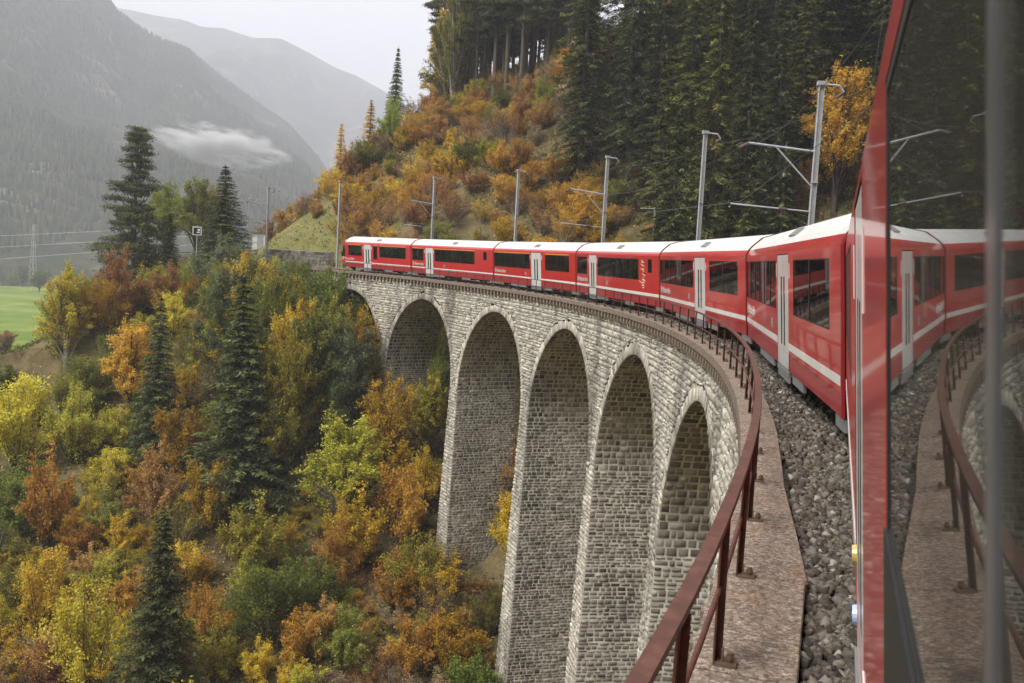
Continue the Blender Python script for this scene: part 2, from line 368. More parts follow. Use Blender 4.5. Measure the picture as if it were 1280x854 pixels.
# mountains far across the valley
def mountain(name, skyline, dr, d0, zbase, seed, mat, dback):
    az = np.linspace(-50, 12, 260)                       # degrees from the view axis, right positive
    sk = np.array(skyline); el = np.interp(az, sk[:,0], sk[:,1])
    T = np.concatenate([np.linspace(0, 1, 70), np.linspace(1.02, 1.10, 5)])
    AZ, TT = np.meshgrid(np.radians(az), T)
    EL = np.interp(np.degrees(AZ), sk[:,0], sk[:,1])-(.3 if seed == 3 else 0)
    drr = dr*(1+.10*fbm(np.degrees(AZ)/9, AZ*0, 3, seed))
    D = d0+(drr-d0)*TT
    zr = np.tan(np.radians(EL))*drr+CAMP[2]
    tt = np.clip(TT, 0, 1)
    prof = tt**.92
    Z = zbase+(zr-zbase)*prof
    amp = (zr-zbase)*.16*np.sin(np.pi*np.clip(tt, 0, 1))
    ux = np.sin(AZ)*D; vy = np.cos(AZ)*D
    Z = Z+amp*fbm(ux/(.11*dr), vy/(.30*dr), 6, seed+20)*2
    Z = np.where(TT > 1, zr-(TT-1)*(zr-zbase)*1.1, Z)
    X = CAMP[0]+ux*eR[0]+vy*eF[0]; Y = ux*eR[1]+vy*eF[1]
    ny, nx = X.shape; idx = np.arange(nx*ny).reshape(ny, nx)
    F = np.stack([idx[:-1,:-1].ravel(), idx[:-1,1:].ravel(), idx[1:,1:].ravel(), idx[1:,:-1].ravel()], 1)
    me = np_mesh(name, np.stack([X.ravel(), Y.ravel(), Z.ravel()], 1), F, None, True)
    tag(obj(name, me, mat), kind='structure'); return X, Y, Z
m, nt, b = material('wooded_mountain', .95, .05)
c = ramp(nt, noise(nt, .012, 10, .72), [(.34, (.020,.026,.014)), (.48, (.045,.05,.026)), (.57, (.10,.085,.045)), (.66, (.26,.24,.21))])
nt.links.new(c, b.inputs['Base Color']); bump(nt, b, noise(nt, .05, 8, .75), 1, 14); M['mount'] = m
NEAR = [(-50,12.5),(-35,13.6),(-27.55,13.1),(-25.4,12.8),(-22.7,12.2),(-21.7,11.3),(-20.1,10.7),(-18.5,10.6),(-16.7,9.3),(-15.3,8.5),(-13.1,7.2),(-11.6,5.7),(-10,3.6),(-7,2.4),(-3,1.4),(12,.5)]
FAR = [(-50,10),(-30,11.6),(-23.1,11.9),(-21.4,11.84),(-20.1,11.73),(-18.8,11.7),(-17.8,11.45),(-16.75,11.53),(-15.2,11.2),(-13.7,11.32),(-12.1,10.7),(-10.7,10.06),(-9.5,9.73),(-7.9,9.0),(-5.2,7.2),(-2,5.6),(12,4)]
nmX, nmY, nmZ = mountain('near_mountain', NEAR, 2400, 760, -66, 3, M['mount'], 900)
mountain('far_mountain', FAR, 4300, 2500, -80, 11, M['mount'], 900)
# trees that cover the near mountain, too far off to count
n = 80000
i0 = RNG.integers(2, 66, n); j0 = RNG.integers(4, 200, n)
jit = RNG.random((n, 2)); 
def bl(A): return (A[i0,j0]*(1-jit[:,0])+A[i0+1,j0]*jit[:,0])*(1-jit[:,1])+A[i0,j0+1]*jit[:,1]
px_, py_, pz_ = bl(nmX), bl(nmY), bl(nmZ)
keep = fbm(px_/160, py_/160, 4, 40) > -.22
px_, py_, pz_ = px_[keep], py_[keep], pz_[keep]; n = len(px_)
hh = RNG.uniform(5, 12, n); rr_ = hh*RNG.uniform(.16, .3, n)
V = np.zeros((n, 5, 3)); ang = RNG.uniform(0, 1.5, n)
for k in range(4):
    V[:,k,0] = px_+rr_*np.cos(ang+k*math.pi/2); V[:,k,1] = py_+rr_*np.sin(ang+k*math.pi/2); V[:,k,2] = pz_-3
V[:,4] = np.stack([px_, py_, pz_+hh], 1)
base = (np.arange(n)*5)[:,None]
F = np.concatenate([base+np.array([k, (k+1)%4, 4]) for k in range(4)])
me = np_mesh('mountain_forest', V.reshape(-1,3), F, np.tile(RNG.random(n), 4))
m = leaf_mat('far_forest', (.012,.018,.012), (.028,.034,.020), (.06,.056,.032), 0, 0)
tag(obj('mountain_forest', me, m), 'hazy forest covering the near mountain flank', 'forest', kind='stuff')

# ------------------------------------------------------------------ viaduct
ZS, RA, RING = -9.1, 7.2, .62                 # springing level, arch radius, depth of the ring stones
CROWNS = [1.4+16*k for k in range(-2, 8)]     # arch centres along the curve
PIERS = [9.4+16*k for k in range(-2, 7)]
ABUT0, ABUT1 = CROWNS[0]-8, CROWNS[-1]+8
def of(z): return 2.52+.032*max(0., -z-1.2)
def hw(z): return .8+.028*max(0., ZS-z)
VIA = empty('viaduct', P(0, 0, 0), 'curved grey stone railway viaduct with tall round arches over the wooded gorge', 'viaduct')
VL = Vector(VIA.location)
stones = {'face': ([], [], []), 'pier': ([], [], [])}     # verts, quads, value
mort = MB(); pmort = MB()
single = []                                                # candidates for stones of their own
Minv = cam.matrix_world.inverted()
def to_px(p):
    q = Minv @ Vector(p)
    if q.z > -1: return None
    return (640+1244*q.x/-q.z, 427-1244*q.y/-q.z, -q.z)
def stone(f, a0, a1, b0, b1, kind, c=None, gap=.022, dep=(.03,.085), pick=True, bv=None):
    """f(a,b,depth)->point; corners a0..a1 at b0 and c=(a2,a3) at b1"""
    a2, a3 = c if c else (a0, a1)
    w = max(a1-a0, a3-a2)
    if w < .06: return
    (mort if kind == 'face' else pmort).poly((f(a0,b0,0), f(a1,b0,0), f(a3,b1,0), f(a2,b1,0)))
    g = min(gap*random.uniform(.7, 1.5), w*.2); gb = min(gap, (b1-b0)*.2)*random.uniform(.7, 1.5)
    d = random.uniform(*dep); j = .016 if kind == 'pier' else .035
    if kind == 'pier': g *= 1.7; gb *= 1.7; d *= .7
    r = random.random; t = g+.02+r()*.02; tb = gb+.015+r()*.015
    def cl(lo, hi, x): return x
    lo = [f(a0+g*(a1-a0 > 2*g), b0+gb, .004), f(a1-g*(a1-a0 > 2*g), b0+gb, .004), f(a3-g*(a3-a2 > 2*g), b1-gb, .004), f(a2+g*(a3-a2 > 2*g), b1-gb, .004)]
    t0 = t if a1-a0 > 2.5*t else (a1-a0)*.45; t1 = t if a3-a2 > 2.5*t else (a3-a2)*.45
    tb = min(tb, (b1-b0)*.4)
    hi = [f(a0+t0+r()*j, b0+tb+r()*j, d+r()*.03-.015), f(a1-t0-r()*j, b0+tb+r()*j, d+r()*.03-.015), f(a3-t1-r()*j, b1-tb-r()*j, d+r()*.03-.015), f(a2+t1+r()*j, b1-tb-r()*j, d+r()*.03-.015)]
    val = min(1, max(0, random.gauss(.5, .24)))
    Vv, Ff, Aa = stones[kind]; n = len(Vv)
    Vv.extend(lo); Vv.extend(hi)
    q = [(n+4,n+5,n+6,n+7)]+[(n+k, n+(k+1)%4, n+4+(k+1)%4, n+4+k) for k in range(4)]
    Ff.extend(q); Aa.extend([val]*5)
    if pick:
        cpt = (Vector(hi[0])+Vector(hi[2]))/2; e = to_px(cpt)
        if e and 330 < e[0] < 912 and 380 < e[1] < 854:
            nrm = (Vector(hi[1])-Vector(hi[0])).cross(Vector(hi[3])-Vector(hi[0]))
            ar = abs(nrm.dot((Vector(CAMP)-cpt).normalized()))/e[2]**2
            single.append((ar, kind, n, len(Ff)-5, val))
def rubble(f, a0, a1, b0, b1, kind, c, pick):
    a2, a3 = c; r = random.random(); w = min(a1-a0, a3-a2)
    if r < .30 and w > .3:                                         # two thin stones, one on the other
        k = random.uniform(.38, .62); m0, m1 = a0+(a2-a0)*k, a1+(a3-a1)*k; bm_ = b0+(b1-b0)*k
        stone(f, a0, a1, b0, bm_, kind, (m0, m1), pick=pick); stone(f, m0, m1, bm_, b1, kind, (a2, a3), pick=pick)
    elif r < .48 and w > .3:                                       # two short stones with a slanting joint
        k, k2 = random.uniform(.35, .65), random.uniform(-.12, .12)
        stone(f, a0, a0+(a1-a0)*k, b0, b1, kind, (a2, a2+(a3-a2)*(k+k2)), pick=pick); stone(f, a0+(a1-a0)*k, a1, b0, b1, kind, (a2+(a3-a2)*(k+k2), a3), pick=pick)
    else: stone(f, a0, a1, b0, b1, kind, c, pick=pick)
def courses(z1, z0, h, jit=.3):
    out = [z1]; z = z1
    while z-h*1.3 > z0: z -= h*random.uniform(1-jit, 1+jit); out.append(z)
    out.append(z0); return out
def cuts(a, b, w):
    out = [a]; x = a
    while b-x > w*1.6: x += w*random.uniform(.6, 1.5); out.append(x)
    out.append(b); return out
def blocked(z):                                # half-width kept free round an arch centre
    if z >= ZS:
        rr = RA+RING
        return math.sqrt(max(0, rr*rr-(z-ZS)**2)) if z-ZS < rr else 0.
    return 8-hw(z)
def pier_bottom(sp):
    zs_ = []
    for o in (-4, 0, 4):
        p = P(sp, o, 0); zs_.append(gz(p[0], p[1])-G*sp)
    return min(zs_)-.8
def face(side, ch, sw, pick):
    def f(a, b, d): return P(a, side*(of(b)+d), b)
    ks = [(p, -8, 8) for p in PIERS]
    for sp, l, rgt in ks:
        zb = pier_bottom(sp)
        for zt, z in zip(*(lambda c: (c[:-1], c[1:]))(courses(-.25, zb, ch))):
            gt, gb = 8-blocked(zt), 8-blocked(z)
            if gt < .05 and gb < .05: continue
            cs = cuts(sp-max(gt, gb), sp+max(gt, gb), sw)
            for a, b in zip(cs[:-1], cs[1:]):
                lo = (min(max(a, sp-gb), sp+gb), max(min(b, sp+gb), sp-gb)); hi = (min(max(a, sp-gt), sp+gt), max(min(b, sp+gt), sp-gt))
                if side < 0: rubble(f, lo[0], lo[1], z, zt, 'face', hi, pick)
                else: stone(lambda a_, b_, d_: f(-a_, b_, d_), -lo[1], -lo[0], z, zt, 'face', (-hi[1], -hi[0]), pick=False)
    for s0, s1 in ((ABUT0-12, ABUT0), (ABUT1, ABUT1+9)):           # abutments
        sp = s0 if s0 > 0 else s1
        for zt, z in zip(*(lambda c: (c[:-1], c[1:]))(courses(-.25, -9 if s0 > 0 else -20, ch))):
            gt, gb = 8-blocked(zt), 8-blocked(z)
            for half in (0, 1):
                A, B = (ABUT1-gb, ABUT1+9) if s0 > 0 else (ABUT0-12, ABUT0+gb)
                At, Bt = (ABUT1-gt, ABUT1+9) if s0 > 0 else (ABUT0-12, ABUT0+gt)
                if half: break
                cs = cuts(min(A, At), max(B, Bt), sw)
                for a, b in zip(cs[:-1], cs[1:]):
                    lo = (min(max(a, A), B), max(min(b, B), A)); hi = (min(max(a, At), Bt), max(min(b, Bt), At))
                    if side < 0: rubble(f, lo[0], lo[1], z, zt, 'face', hi, pick)
                    else: stone(lambda a_, b_, d_: f(-a_, b_, d_), -lo[1], -lo[0], z, zt, 'face', (-hi[1], -hi[0]), pick=False)
def ring(side, n):
    for sc in CROWNS:
        for k in range(n):
            t0, t1 = math.pi*k/n, math.pi*(k+1)/n; rad = RA+RING+random.uniform(-.15, .10)
            def fr(a, b, d):                                       # metres along the ring, metres outwards
                th = a/7.5; z = ZS+b*math.sin(th); return P(sc-b*math.cos(th), side*(of(z)+.015+d), z)
            stone(fr, t0*7.5, t1*7.5, RA, rad, 'face', pick=(side < 0), gap=.016, dep=(.012,.06))
def inner(pick, ch, sw):
    for sc in CROWNS:                                              # soffit
        n = 62
        for k in range(n):
            t0, t1 = math.pi*k/n, math.pi*(k+1)/n; z = ZS+RA*math.sin((t0+t1)/2); w = of(z)+.01
            cs = cuts(-w, w, sw)
            for a, b in zip(cs[:-1], cs[1:]):
                def fs(o, bb, d): th = bb/RA; return P(sc-(RA-d)*math.cos(th), o, ZS+(RA-d)*math.sin(th))
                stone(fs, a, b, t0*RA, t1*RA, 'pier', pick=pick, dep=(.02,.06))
    for sp in PIERS:
        zb = pier_bottom(sp)
        for e in (-1, 1):
            for zt, z in zip(*(lambda c: (c[:-1], c[1:]))(courses(ZS, zb, ch))):
                cs = cuts(-of(z), of(z), sw)
                def fp(o, bb, d): return P(sp+e*(hw(bb)+d), o if e < 0 else -o, bb)
                for i, (a, b) in enumerate(zip(cs[:-1], cs[1:])):
                    k = of(zt)/of(z)
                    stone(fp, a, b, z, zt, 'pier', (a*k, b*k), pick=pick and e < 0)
    for s_, e in ((ABUT0+.8, 1), (ABUT1-.8, -1)):
        for zt, z in zip(*(lambda c: (c[:-1], c[1:]))(courses(ZS, -16, ch))):
            cs = cuts(-of(z), of(z), sw)
            def fa(o, bb, d): return P(s_+e*d, o if e < 0 else -o, bb)
            for a, b in zip(cs[:-1], cs[1:]): stone(fa, a, b, z, zt, 'pier', pick=False)
def attach(o, parent):
    o.parent = parent; o.matrix_parent_inverse = Matrix.Translation(-Vector(parent.location)); return o
face(-1, .27, .42, True); ring(-1, 98); inner(True, .225, .42)
face(1, .6, 1.0, False); ring(1, 40)
single.sort(key=lambda t: -t[0]); chosen = single[:300]
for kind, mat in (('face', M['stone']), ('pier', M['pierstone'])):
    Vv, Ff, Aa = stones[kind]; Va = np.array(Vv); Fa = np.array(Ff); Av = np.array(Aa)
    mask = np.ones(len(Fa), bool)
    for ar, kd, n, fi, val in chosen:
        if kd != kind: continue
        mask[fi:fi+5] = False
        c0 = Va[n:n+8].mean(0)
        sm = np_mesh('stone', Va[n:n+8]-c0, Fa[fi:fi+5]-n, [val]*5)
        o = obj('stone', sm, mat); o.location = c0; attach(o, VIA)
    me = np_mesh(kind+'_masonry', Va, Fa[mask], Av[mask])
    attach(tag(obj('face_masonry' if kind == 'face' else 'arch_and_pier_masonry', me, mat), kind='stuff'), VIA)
attach(mort.build('mortar_core', M['mortar']), VIA); attach(pmort.build('pier_mortar', M['piermortar']), VIA)
# cornice slabs, corbels
def inner_off(s): return float(np.interp(s, [-30, 8.4, 12.5, 140], [-1.98, -1.98, -2.22, -2.22]))
def rail_off(s): return float(np.interp(s, [-30, 5, 17, 140], [-2.48, -2.48, -2.63, -2.63]))
s = -30.2; k = 0
while s < 128:
    L_ = 1.95*random.uniform(.9, 1.1); mb = MB(); e = s+L_-.03; ztop = random.uniform(-.008, .008)
    ns = 1
    A = [(s, inner_off(s)), (e, inner_off(e)), (e, rail_off(e)-.16), (s, rail_off(s)-.16)]
    if s < 8.4 < e: A = [(s, -1.98), (8.4, -1.96), (e, inner_off(e)), (e, rail_off(e)-.16), (s, rail_off(s)-.16)]
    bv = .015
    cs_, co_ = sum(a[0] for a in A)/len(A), sum(a[1] for a in A)/len(A)
    topA = [(cs_+(a-cs_)*(1-bv/abs(a-cs_)*1.0) if abs(a-cs_) > .1 else a, co_+(b_-co_)*.97) for a, b_ in A]
    top = [P(a, b_, ztop) for a, b_ in topA]; mid = [P(a, b_, ztop-.015) for a, b_ in A]; bot = [P(a, b_, -.24) for a, b_ in A]
    mb.poly(top[::-1])
    for i in range(len(A)):
        j = (i+1) % len(A); mb.poly((mid[i], mid[j], top[j], top[i])); mb.poly((bot[i], bot[j], mid[j], mid[i]))
    mb.poly(bot)
    attach(mb.build('cornice_slab', M['slab']), VIA)
    s += L_; k += 1
cb = MB(); cb.box((0,0,0), (.26,.24,.30)); cb.box((.05,0,-.2), (.16,.22,.12)); cme = cb.mesh('corbel'); cme.materials.append(M['slab'])
s = 6.
while s < 128:
    o = link(bpy.data.objects.new('corbel', cme)); o.location = P(s, -2.64, -.41); o.rotation_euler = (0,0,s/R); attach(o, VIA); s += .74
s = 2.
mb = MB()
for s in np.arange(-30, 128, 2.): mb.poly((P(s,2.0,0), P(s+2,2.0,0), P(s+2,2.8,0), P(s,2.8,0))); mb.poly((P(s,2.8,0), P(s+2,2.8,0), P(s+2,2.8,-.26), P(s,2.8,-.26))); mb.poly((P(s,2.0,-.26), P(s+2,2.0,-.26), P(s+2,2.0,0), P(s,2.0,0)))
attach(mb.build('outer_cornice', M['slab']), VIA)
mb = MB()
for s in np.arange(-30, 130, 2.): mb.poly((P(s,-2.5,-.16), P(s+2,-2.5,-.16), P(s+2,2.5,-.16), P(s,2.5,-.16)))
attach(mb.build('ballast_bed', M['bed']), VIA)

# ballast stones
ico = bmesh.new(); bmesh.ops.create_icosphere(ico, subdivisions=1, radius=1)
iv = np.array([v.co[:] for v in ico.verts]); iff = np.array([[v.index for v in f.verts] for f in ico.faces]); ico.free()
cu = np.array([[-1,-1,-1],[1,-1,-1],[1,1,-1],[-1,1,-1],[-1,-1,1],[1,-1,1],[1,1,1],[-1,1,1]], float)*.75
cf = np.array([[0,3,2],[0,2,1],[4,5,6],[4,6,7],[0,1,5],[0,5,4],[1,2,6],[1,6,5],[2,3,7],[2,7,6],[3,0,4],[3,4,7]])
VS, FS, AS = [], [], []; nb = 0
def gravel(n, s0, s1, o0, o1, size, z0=-.14, base=cu, bf=cf, spread=.05):
    global nb
    s_ = RNG.uniform(s0, s1, n); o_ = RNG.uniform(o0, o1, n)
    lim = np.array([inner_off(x) for x in s_]); ok = o_ > lim+.02; s_, o_ = s_[ok], o_[ok]; n = len(s_)
    z_ = z0+RNG.uniform(0, spread, n)+.02*np.sin(s_*3)+.03*sst(-1.9, -1.2, o_)
    t = s_/R; C = np.stack([-R+(R+o_)*np.cos(t), (R+o_)*np.sin(t), z_+G*s_], 1)
    sz = size*RNG.uniform(.55, 1.5, n)
    A = RNG.normal(size=(n,3,3)); Q, _ = np.linalg.qr(A)
    sc = RNG.uniform(.6, 1.25, (n,1,3))
    jit = RNG.uniform(.65, 1.3, (n, len(base), 1))
    W = (base[None]*sc*jit)@Q*sz[:,None,None]+C[:,None]
    VS.append(W.reshape(-1,3)); FS.append((bf[None]+(np.arange(n)*len(base))[:,None,None]+nb).reshape(-1,3)); nb += n*len(base)
    AS.append(np.repeat(RNG.beta(2,2.4,n), len(bf)))
gravel(11500, 3.0, 14, -2.1, -.9, .034)
gravel(9000, 14, 30, -2.3, -.5, .038)
gravel(5000, 30, 60, -2.25, -.9, .05)
gravel(3000, 60, 125, -2.25, -.9, .07)
gravel(3500, -3, 3, -2.0, -.8, .045)
me = np_mesh('ballast', np.concatenate(VS), np.concatenate(FS), np.concatenate(AS))
tag(obj('ballast', me, M['ballast']), 'crushed grey ballast stones between the walkway slabs and the track', 'gravel', kind='stuff')

# railing along the walkway
RAIL = empty('railing', P(6.37, -2.38, 0), 'rusty red brown steel railing along the edge of the viaduct walkway', 'railing')
S0 = 6.37-1.95*8
posts = [S0+1.95*i for i in range(66)]
pm = MB(); pm.box((0,0,.475), (.012,.085,.95)); pm.box((.022,.036,.475), (.045,.012,.95)); pmesh = pm.mesh('post'); pmesh.materials.append(M['rail_paint'])
bm_ = MB(); bm_.box((.075,0,.012), (.13,.12,.024)); bm_.box((.05,0,.06), (.012,.06,.09)); bm_.tube([(.10,0,.02),(.10,0,.085)], .02, 8); bm_.tube([(.10,0,.04),(.10,0,.062)], .032, 6)
bmesh_ = bm_.mesh('foot_bracket'); bmesh_.materials.append(M['railsteel'])
for s in posts:
    o = link(bpy.data.objects.new('post', pmesh)); o.location = P(s, rail_off(s), 0); o.rotation_euler = (random.uniform(-.012,.012), random.uniform(-.012,.012), s/R); attach(o, RAIL)
    f_ = link(bpy.data.objects.new('foot_bracket', bmesh_)); f_.parent = o
def sweep(name, z, prof, mat, parent, smooth=False):
    mb = MB(); ss = np.arange(posts[0]-.4, posts[-1]+.4, .65); n0 = None; k = len(prof)
    for i, s in enumerate(ss):
        ro = rail_off(s); base = len(mb.V)
        for a, b_ in prof: mb.V.append(P(s, ro+a, z+b_))
        if i:
            for q in range(k): mb.F.append((base-k+q, base-k+(q+1)%k, base+(q+1)%k, base+q)); mb.A.append(.5)
    return attach(mb.build(name, mat, None, smooth), parent)
sweep('handrail', .95, [(-.045,0),(.045,0),(.045,.018),(-.030,.018),(-.030,.05),(-.045,.05)][::-1] and [(-.04,-.012),(.04,-.012),(.045,.0),(.04,.03),(-.04,.03),(-.045,0)], M['rail_paint'], RAIL)
sweep('middle_rail', .48, [(.018*math.cos(t), .018*math.sin(t)) for t in np.arange(0, 6.28, 6.2832/8)], M['rail_paint'], RAIL, True)

# track
TRK = empty('railway_track', P(118, 0, -.2), 'single railway track curving over the viaduct under the red train', 'track')
def tpt(s, o, z):
    i = np.interp(s, TP[:,3], np.arange(len(TP))); i0 = int(i); i1 = min(i0+1, len(TP)-1); w = i-i0
    a = TP[i0]*(1-w)+TP[i1]*w
    return (a[0]+o*math.cos(a[2]), a[1]+o*math.sin(a[2]), z+float(railz(s)))
for o_ in (-.5, .5):
    mb = MB(); ss = np.arange(-20, 270, 1.5); prof = [(-.03,-.14),(.03,-.14),(.03,0),(-.03,0)]
    for i, s in enumerate(ss):
        base = len(mb.V)
        for a, b_ in prof: mb.V.append(tpt(s, o_+a, b_))
        if i:
            for q in range(4): mb.F.append((base-4+q, base-4+(q+1)%4, base+(q+1)%4, base+q)); mb.A.append(.5)
    attach(mb.build('rail', M['railsteel']), TRK)
sl = MB(); sl.box((0,0,0), (1.8,.22,.14)); sme = sl.mesh('sleeper'); sme.materials.append(M['sleeper'])
for s in list(np.arange(-2, 20, .66))+list(np.arange(116, 176, .66)):
    o = link(bpy.data.objects.new('sleeper', sme)); o.location = tpt(s, 0, -.20); o.rotation_euler = (0,0,float(np.interp(s, TP[:,3], TP[:,2]))); attach(o, TRK)
mb = MB()
for s in np.arange(128, 268, 2.): mb.poly((tpt(s,-1.9,-.22), tpt(s,1.9,-.22), tpt(s+2,1.9,-.22), tpt(s+2,-1.9,-.22))); mb.poly((tpt(s,-2.8,-.6), tpt(s,-1.9,-.22), tpt(s+2,-1.9,-.22), tpt(s+2,-2.8,-.6))); mb.poly((tpt(s,1.9,-.22), tpt(s,2.8,-.6), tpt(s+2,2.8,-.6), tpt(s+2,1.9,-.22)))
attach(mb.build('ballast_bed', M['bed']), TRK)

# ------------------------------------------------------------------ carriages
LC, D0 = 17.517, 15.092
HWC = 1.33
def wall_mesh(mb, x, y0, y1, z0, z1, holes, sign, rev=.03):
    ys = sorted({y0, y1, *[h[0] for h in holes], *[h[1] for h in holes]}); zs = sorted({z0, z1, *[h[2] for h in holes], *[h[3] for h in holes]})
    for a, b_ in zip(ys[:-1], ys[1:]):
        for c_, d in zip(zs[:-1], zs[1:]):
            ym, zm = (a+b_)/2, (c_+d)/2
            if any(h[0] < ym < h[1] and h[2] < zm < h[3] for h in holes): continue
            mb.poly([(x,a,c_),(x,b_,c_),(x,b_,d),(x,a,d)][::sign])
    xi = x+(rev if x < 0 else -rev)
    for h in holes:
        q = [(h[0],h[2]),(h[1],h[2]),(h[1],h[3]),(h[0],h[3])]
        for i in range(4):
            a, b_ = q[i], q[(i+1)%4]; mb.poly(((x,a[0],a[1]),(x,b_[0],b_[1]),(xi,b_[0],b_[1]),(xi,a[0],a[1])))
M['frame'] = plain('grey_window_frame', (.10,.10,.105), .3, .5)
wheel_mb = MB()
for k in range(20):
    t0, t1 = 2*math.pi*k/20, 2*math.pi*(k+1)/20; r_ = .36
    wheel_mb.poly(((-.06,r_*math.cos(t0),r_*math.sin(t0)),(-.06,r_*math.cos(t1),r_*math.sin(t1)),(.06,r_*math.cos(t1),r_*math.sin(t1)),(.06,r_*math.cos(t0),r_*math.sin(t0))))
    for xx in (-.06, .06): wheel_mb.poly(((xx,0,0),(xx,r_*math.cos(t0),r_*math.sin(t0)),(xx,r_*math.cos(t1),r_*math.sin(t1))))
WHEEL = wheel_mb.mesh('wheel'); WHEEL.materials.append(M['steel'])
bo = MB()
for x_ in (-.8, .8): bo.box((x_,0,.42), (.14,2.6,.22)); bo.box((x_,-.9,.38), (.2,.3,.3)); bo.box((x_,.9,.38), (.2,.3,.3))
bo.box((0,0,.5), (1.7,.5,.2)); BOGIE = bo.mesh('bogie'); BOGIE.materials.append(M['underframe'])
tx = bpy.data.curves.new('lettering', 'FONT'); tx.body = 'Rhätische Bahn'; tx.size = .36; tx.extrude = .002; tx.align_x = 'LEFT'; tx.shear = .0
txo = bpy.data.objects.new('lettering_source', tx); COL.objects.link(txo)
bpy.context.view_layer.update()
TEXT = bpy.data.meshes.new_from_object(txo.evaluated_get(bpy.context.evaluated_depsgraph_get())); TEXT.name = 'lettering'; TEXT.materials.clear(); TEXT.materials.append(M['white'])
bpy.data.objects.remove(txo)
lg = MB()      # square emblem of interlocking bars before the lettering
for bx_ in ((0,0,.05,.30),(0,.26,.30,.30),(.25,0,.30,.30),(0,0,.30,.04),(.10,.09,.15,.21),(.10,.17,.22,.21)):
    lg.box(((bx_[0]+bx_[2])/2, (bx_[1]+bx_[3])/2, 0), (abs(bx_[2]-bx_[0]) or .04, abs(bx_[3]-bx_[1]) or .04, .004))
LOGO = lg.mesh('emblem'); LOGO.materials.append(M['white'])
TXM = Matrix(((0,0,-1,0),(-1,0,0,0),(0,1,0,0),(0,0,0,1)))
def carriage(k, layout, label, cab=False, length=LC, first=False, art=False, own=False, detail=True):
    """layout: list of (kind, y0, y1) measured from the end of the carriage nearer the camera"""
    s0 = D0+LC*k; s1 = s0+length
    a, b_ = PV(s0, 0, 0), PV(s1, 0, 0); d = b_-a; hd = math.atan2(-d.x, d.y); gr = math.asin(d.z/d.length)
    root = bpy.data.objects.new('railway_carriage', None); COL.objects.link(root)
    root.matrix_world = Matrix.Translation(a+Vector((.042 if own else 0, 0, .05))) @ Matrix.Rotation(hd, 4, 'Z') @ Matrix.Rotation(gr, 4, 'X') @ Matrix.Rotation(-CANT, 4, 'Y')
    tag(root, label, 'train carriage', 'carriages of the red train')
    Lr = d.length; y0, y1 = .16, Lr-.16
    if cab: y1 = Lr-1.1
    zs, zt = .78 if False else .62, 2.97
    holes = []
    for kd, p, q in layout:
        if kd == 'win': holes.append((p, q, 1.70, 2.80))
        elif kd == 'tall': holes.append((p, q, 1.45, 2.80))
        elif kd == 'small': holes.append((p, q, 2.12, 2.80))
        elif kd == 'door': holes.append((p, q, .50, 2.93))
        elif kd == 'ownwin': holes.append((p, q, 2.10, 2.90))
    zb = .50
    mb = MB()
    for sg in (-1, 1): wall_mesh(mb, sg*HWC, y0, y1, .86, zt, [h if h[2] > .86 else (h[0],h[1],.86,h[3]) for h in holes], 1, .002 if own else .03)
    body = None
    prof = [(HWC,zt),(1.30,3.06),(1.235,3.15)]
    for sg in (-1, 1):
        for (xa, za), (xb, zb_) in zip(prof[:-1], prof[1:]): mb.poly(((sg*xa,y0,za),(sg*xa,y1,za),(sg*xb,y1,zb_),(sg*xb,y0,zb_)))
    body = mb.build('body', M['red'], root)
    mb = MB()
    for sg in (-1, 1): wall_mesh(mb, sg*(HWC-.012), y0+.02, y1-.02, zb, .86, [(h[0],h[1],zb,.86) for h in holes if h[2] < .86], 1)
    mb.build('lower_panel', M['darkred'], root)
    # white stripe
    mb = MB()
    segs = []; c_ = y0
    for h in sorted(h for h in holes if h[2] < .86): segs.append((c_, h[0]-.02)); c_ = h[1]+.02
    segs.append((c_, y1))
    for sg in (-1, 1):
        for p, q in segs: mb.box((sg*(HWC+.002), (p+q)/2, 1.02), (.006, q-p, .145))
    mb.build('white_stripe', M['white'], root)
    # roof
    rp = [(-1.235,3.15),(-1.12,3.27),(-.80,3.52),(-.4,3.62),(0,3.65),(.4,3.62),(.80,3.52),(1.12,3.27),(1.235,3.15)]
    mb = MB()
    for (xa, za), (xb, zb_) in zip(rp[:-1], rp[1:]): mb.poly(((xa,y0+.08,za),(xb,y0+.08,zb_),(xb,y1-.08,zb_),(xa,y1-.08,za)))
    ro = mb.build('roof', M['roofwhite'], root)
    # end frames and gangway
    out_ = [(-HWC,zb)]+[(-HWC,zt),(-1.30,3.06)]+rp+[(1.30,3.06),(HWC,zt),(HWC,zb)]
    for ye, sg, on in ((y0,-1,True),(y1,1,not cab)):
        if not on: continue
        mb = MB(); n = len(out_)
        sc1, sc2 = 1.012, .86
        def pt(p, sc, yy): return (p[0]*sc, yy, .5+(p[1]-.5)*(1+(sc-1)*.45))
        for i in range(n-1):
            a_, c_ = out_[i], out_[i+1]
            mb.poly((pt(a_,sc1,ye-sg*.09), pt(c_,sc1,ye-sg*.09), pt(c_,sc1,ye), pt(a_,sc1,ye)))
            mb.poly((pt(a_,sc1,ye), pt(c_,sc1,ye), pt(c_,sc2,ye+sg*.07), pt(a_,sc2,ye+sg*.07)))
        mb.poly([pt(p, sc2, ye+sg*.07) for p in out_])
        mb.build('end_frame', M['deepred'], root)
    mb = MB()
    for i in range(5): mb.box((0, -.10+i*.05, 1.9), (1.7-(i%2)*.12, .03, 2.5-(i%2)*.1))
    if True: mb.build('gangway_bellows', M['black'], root)
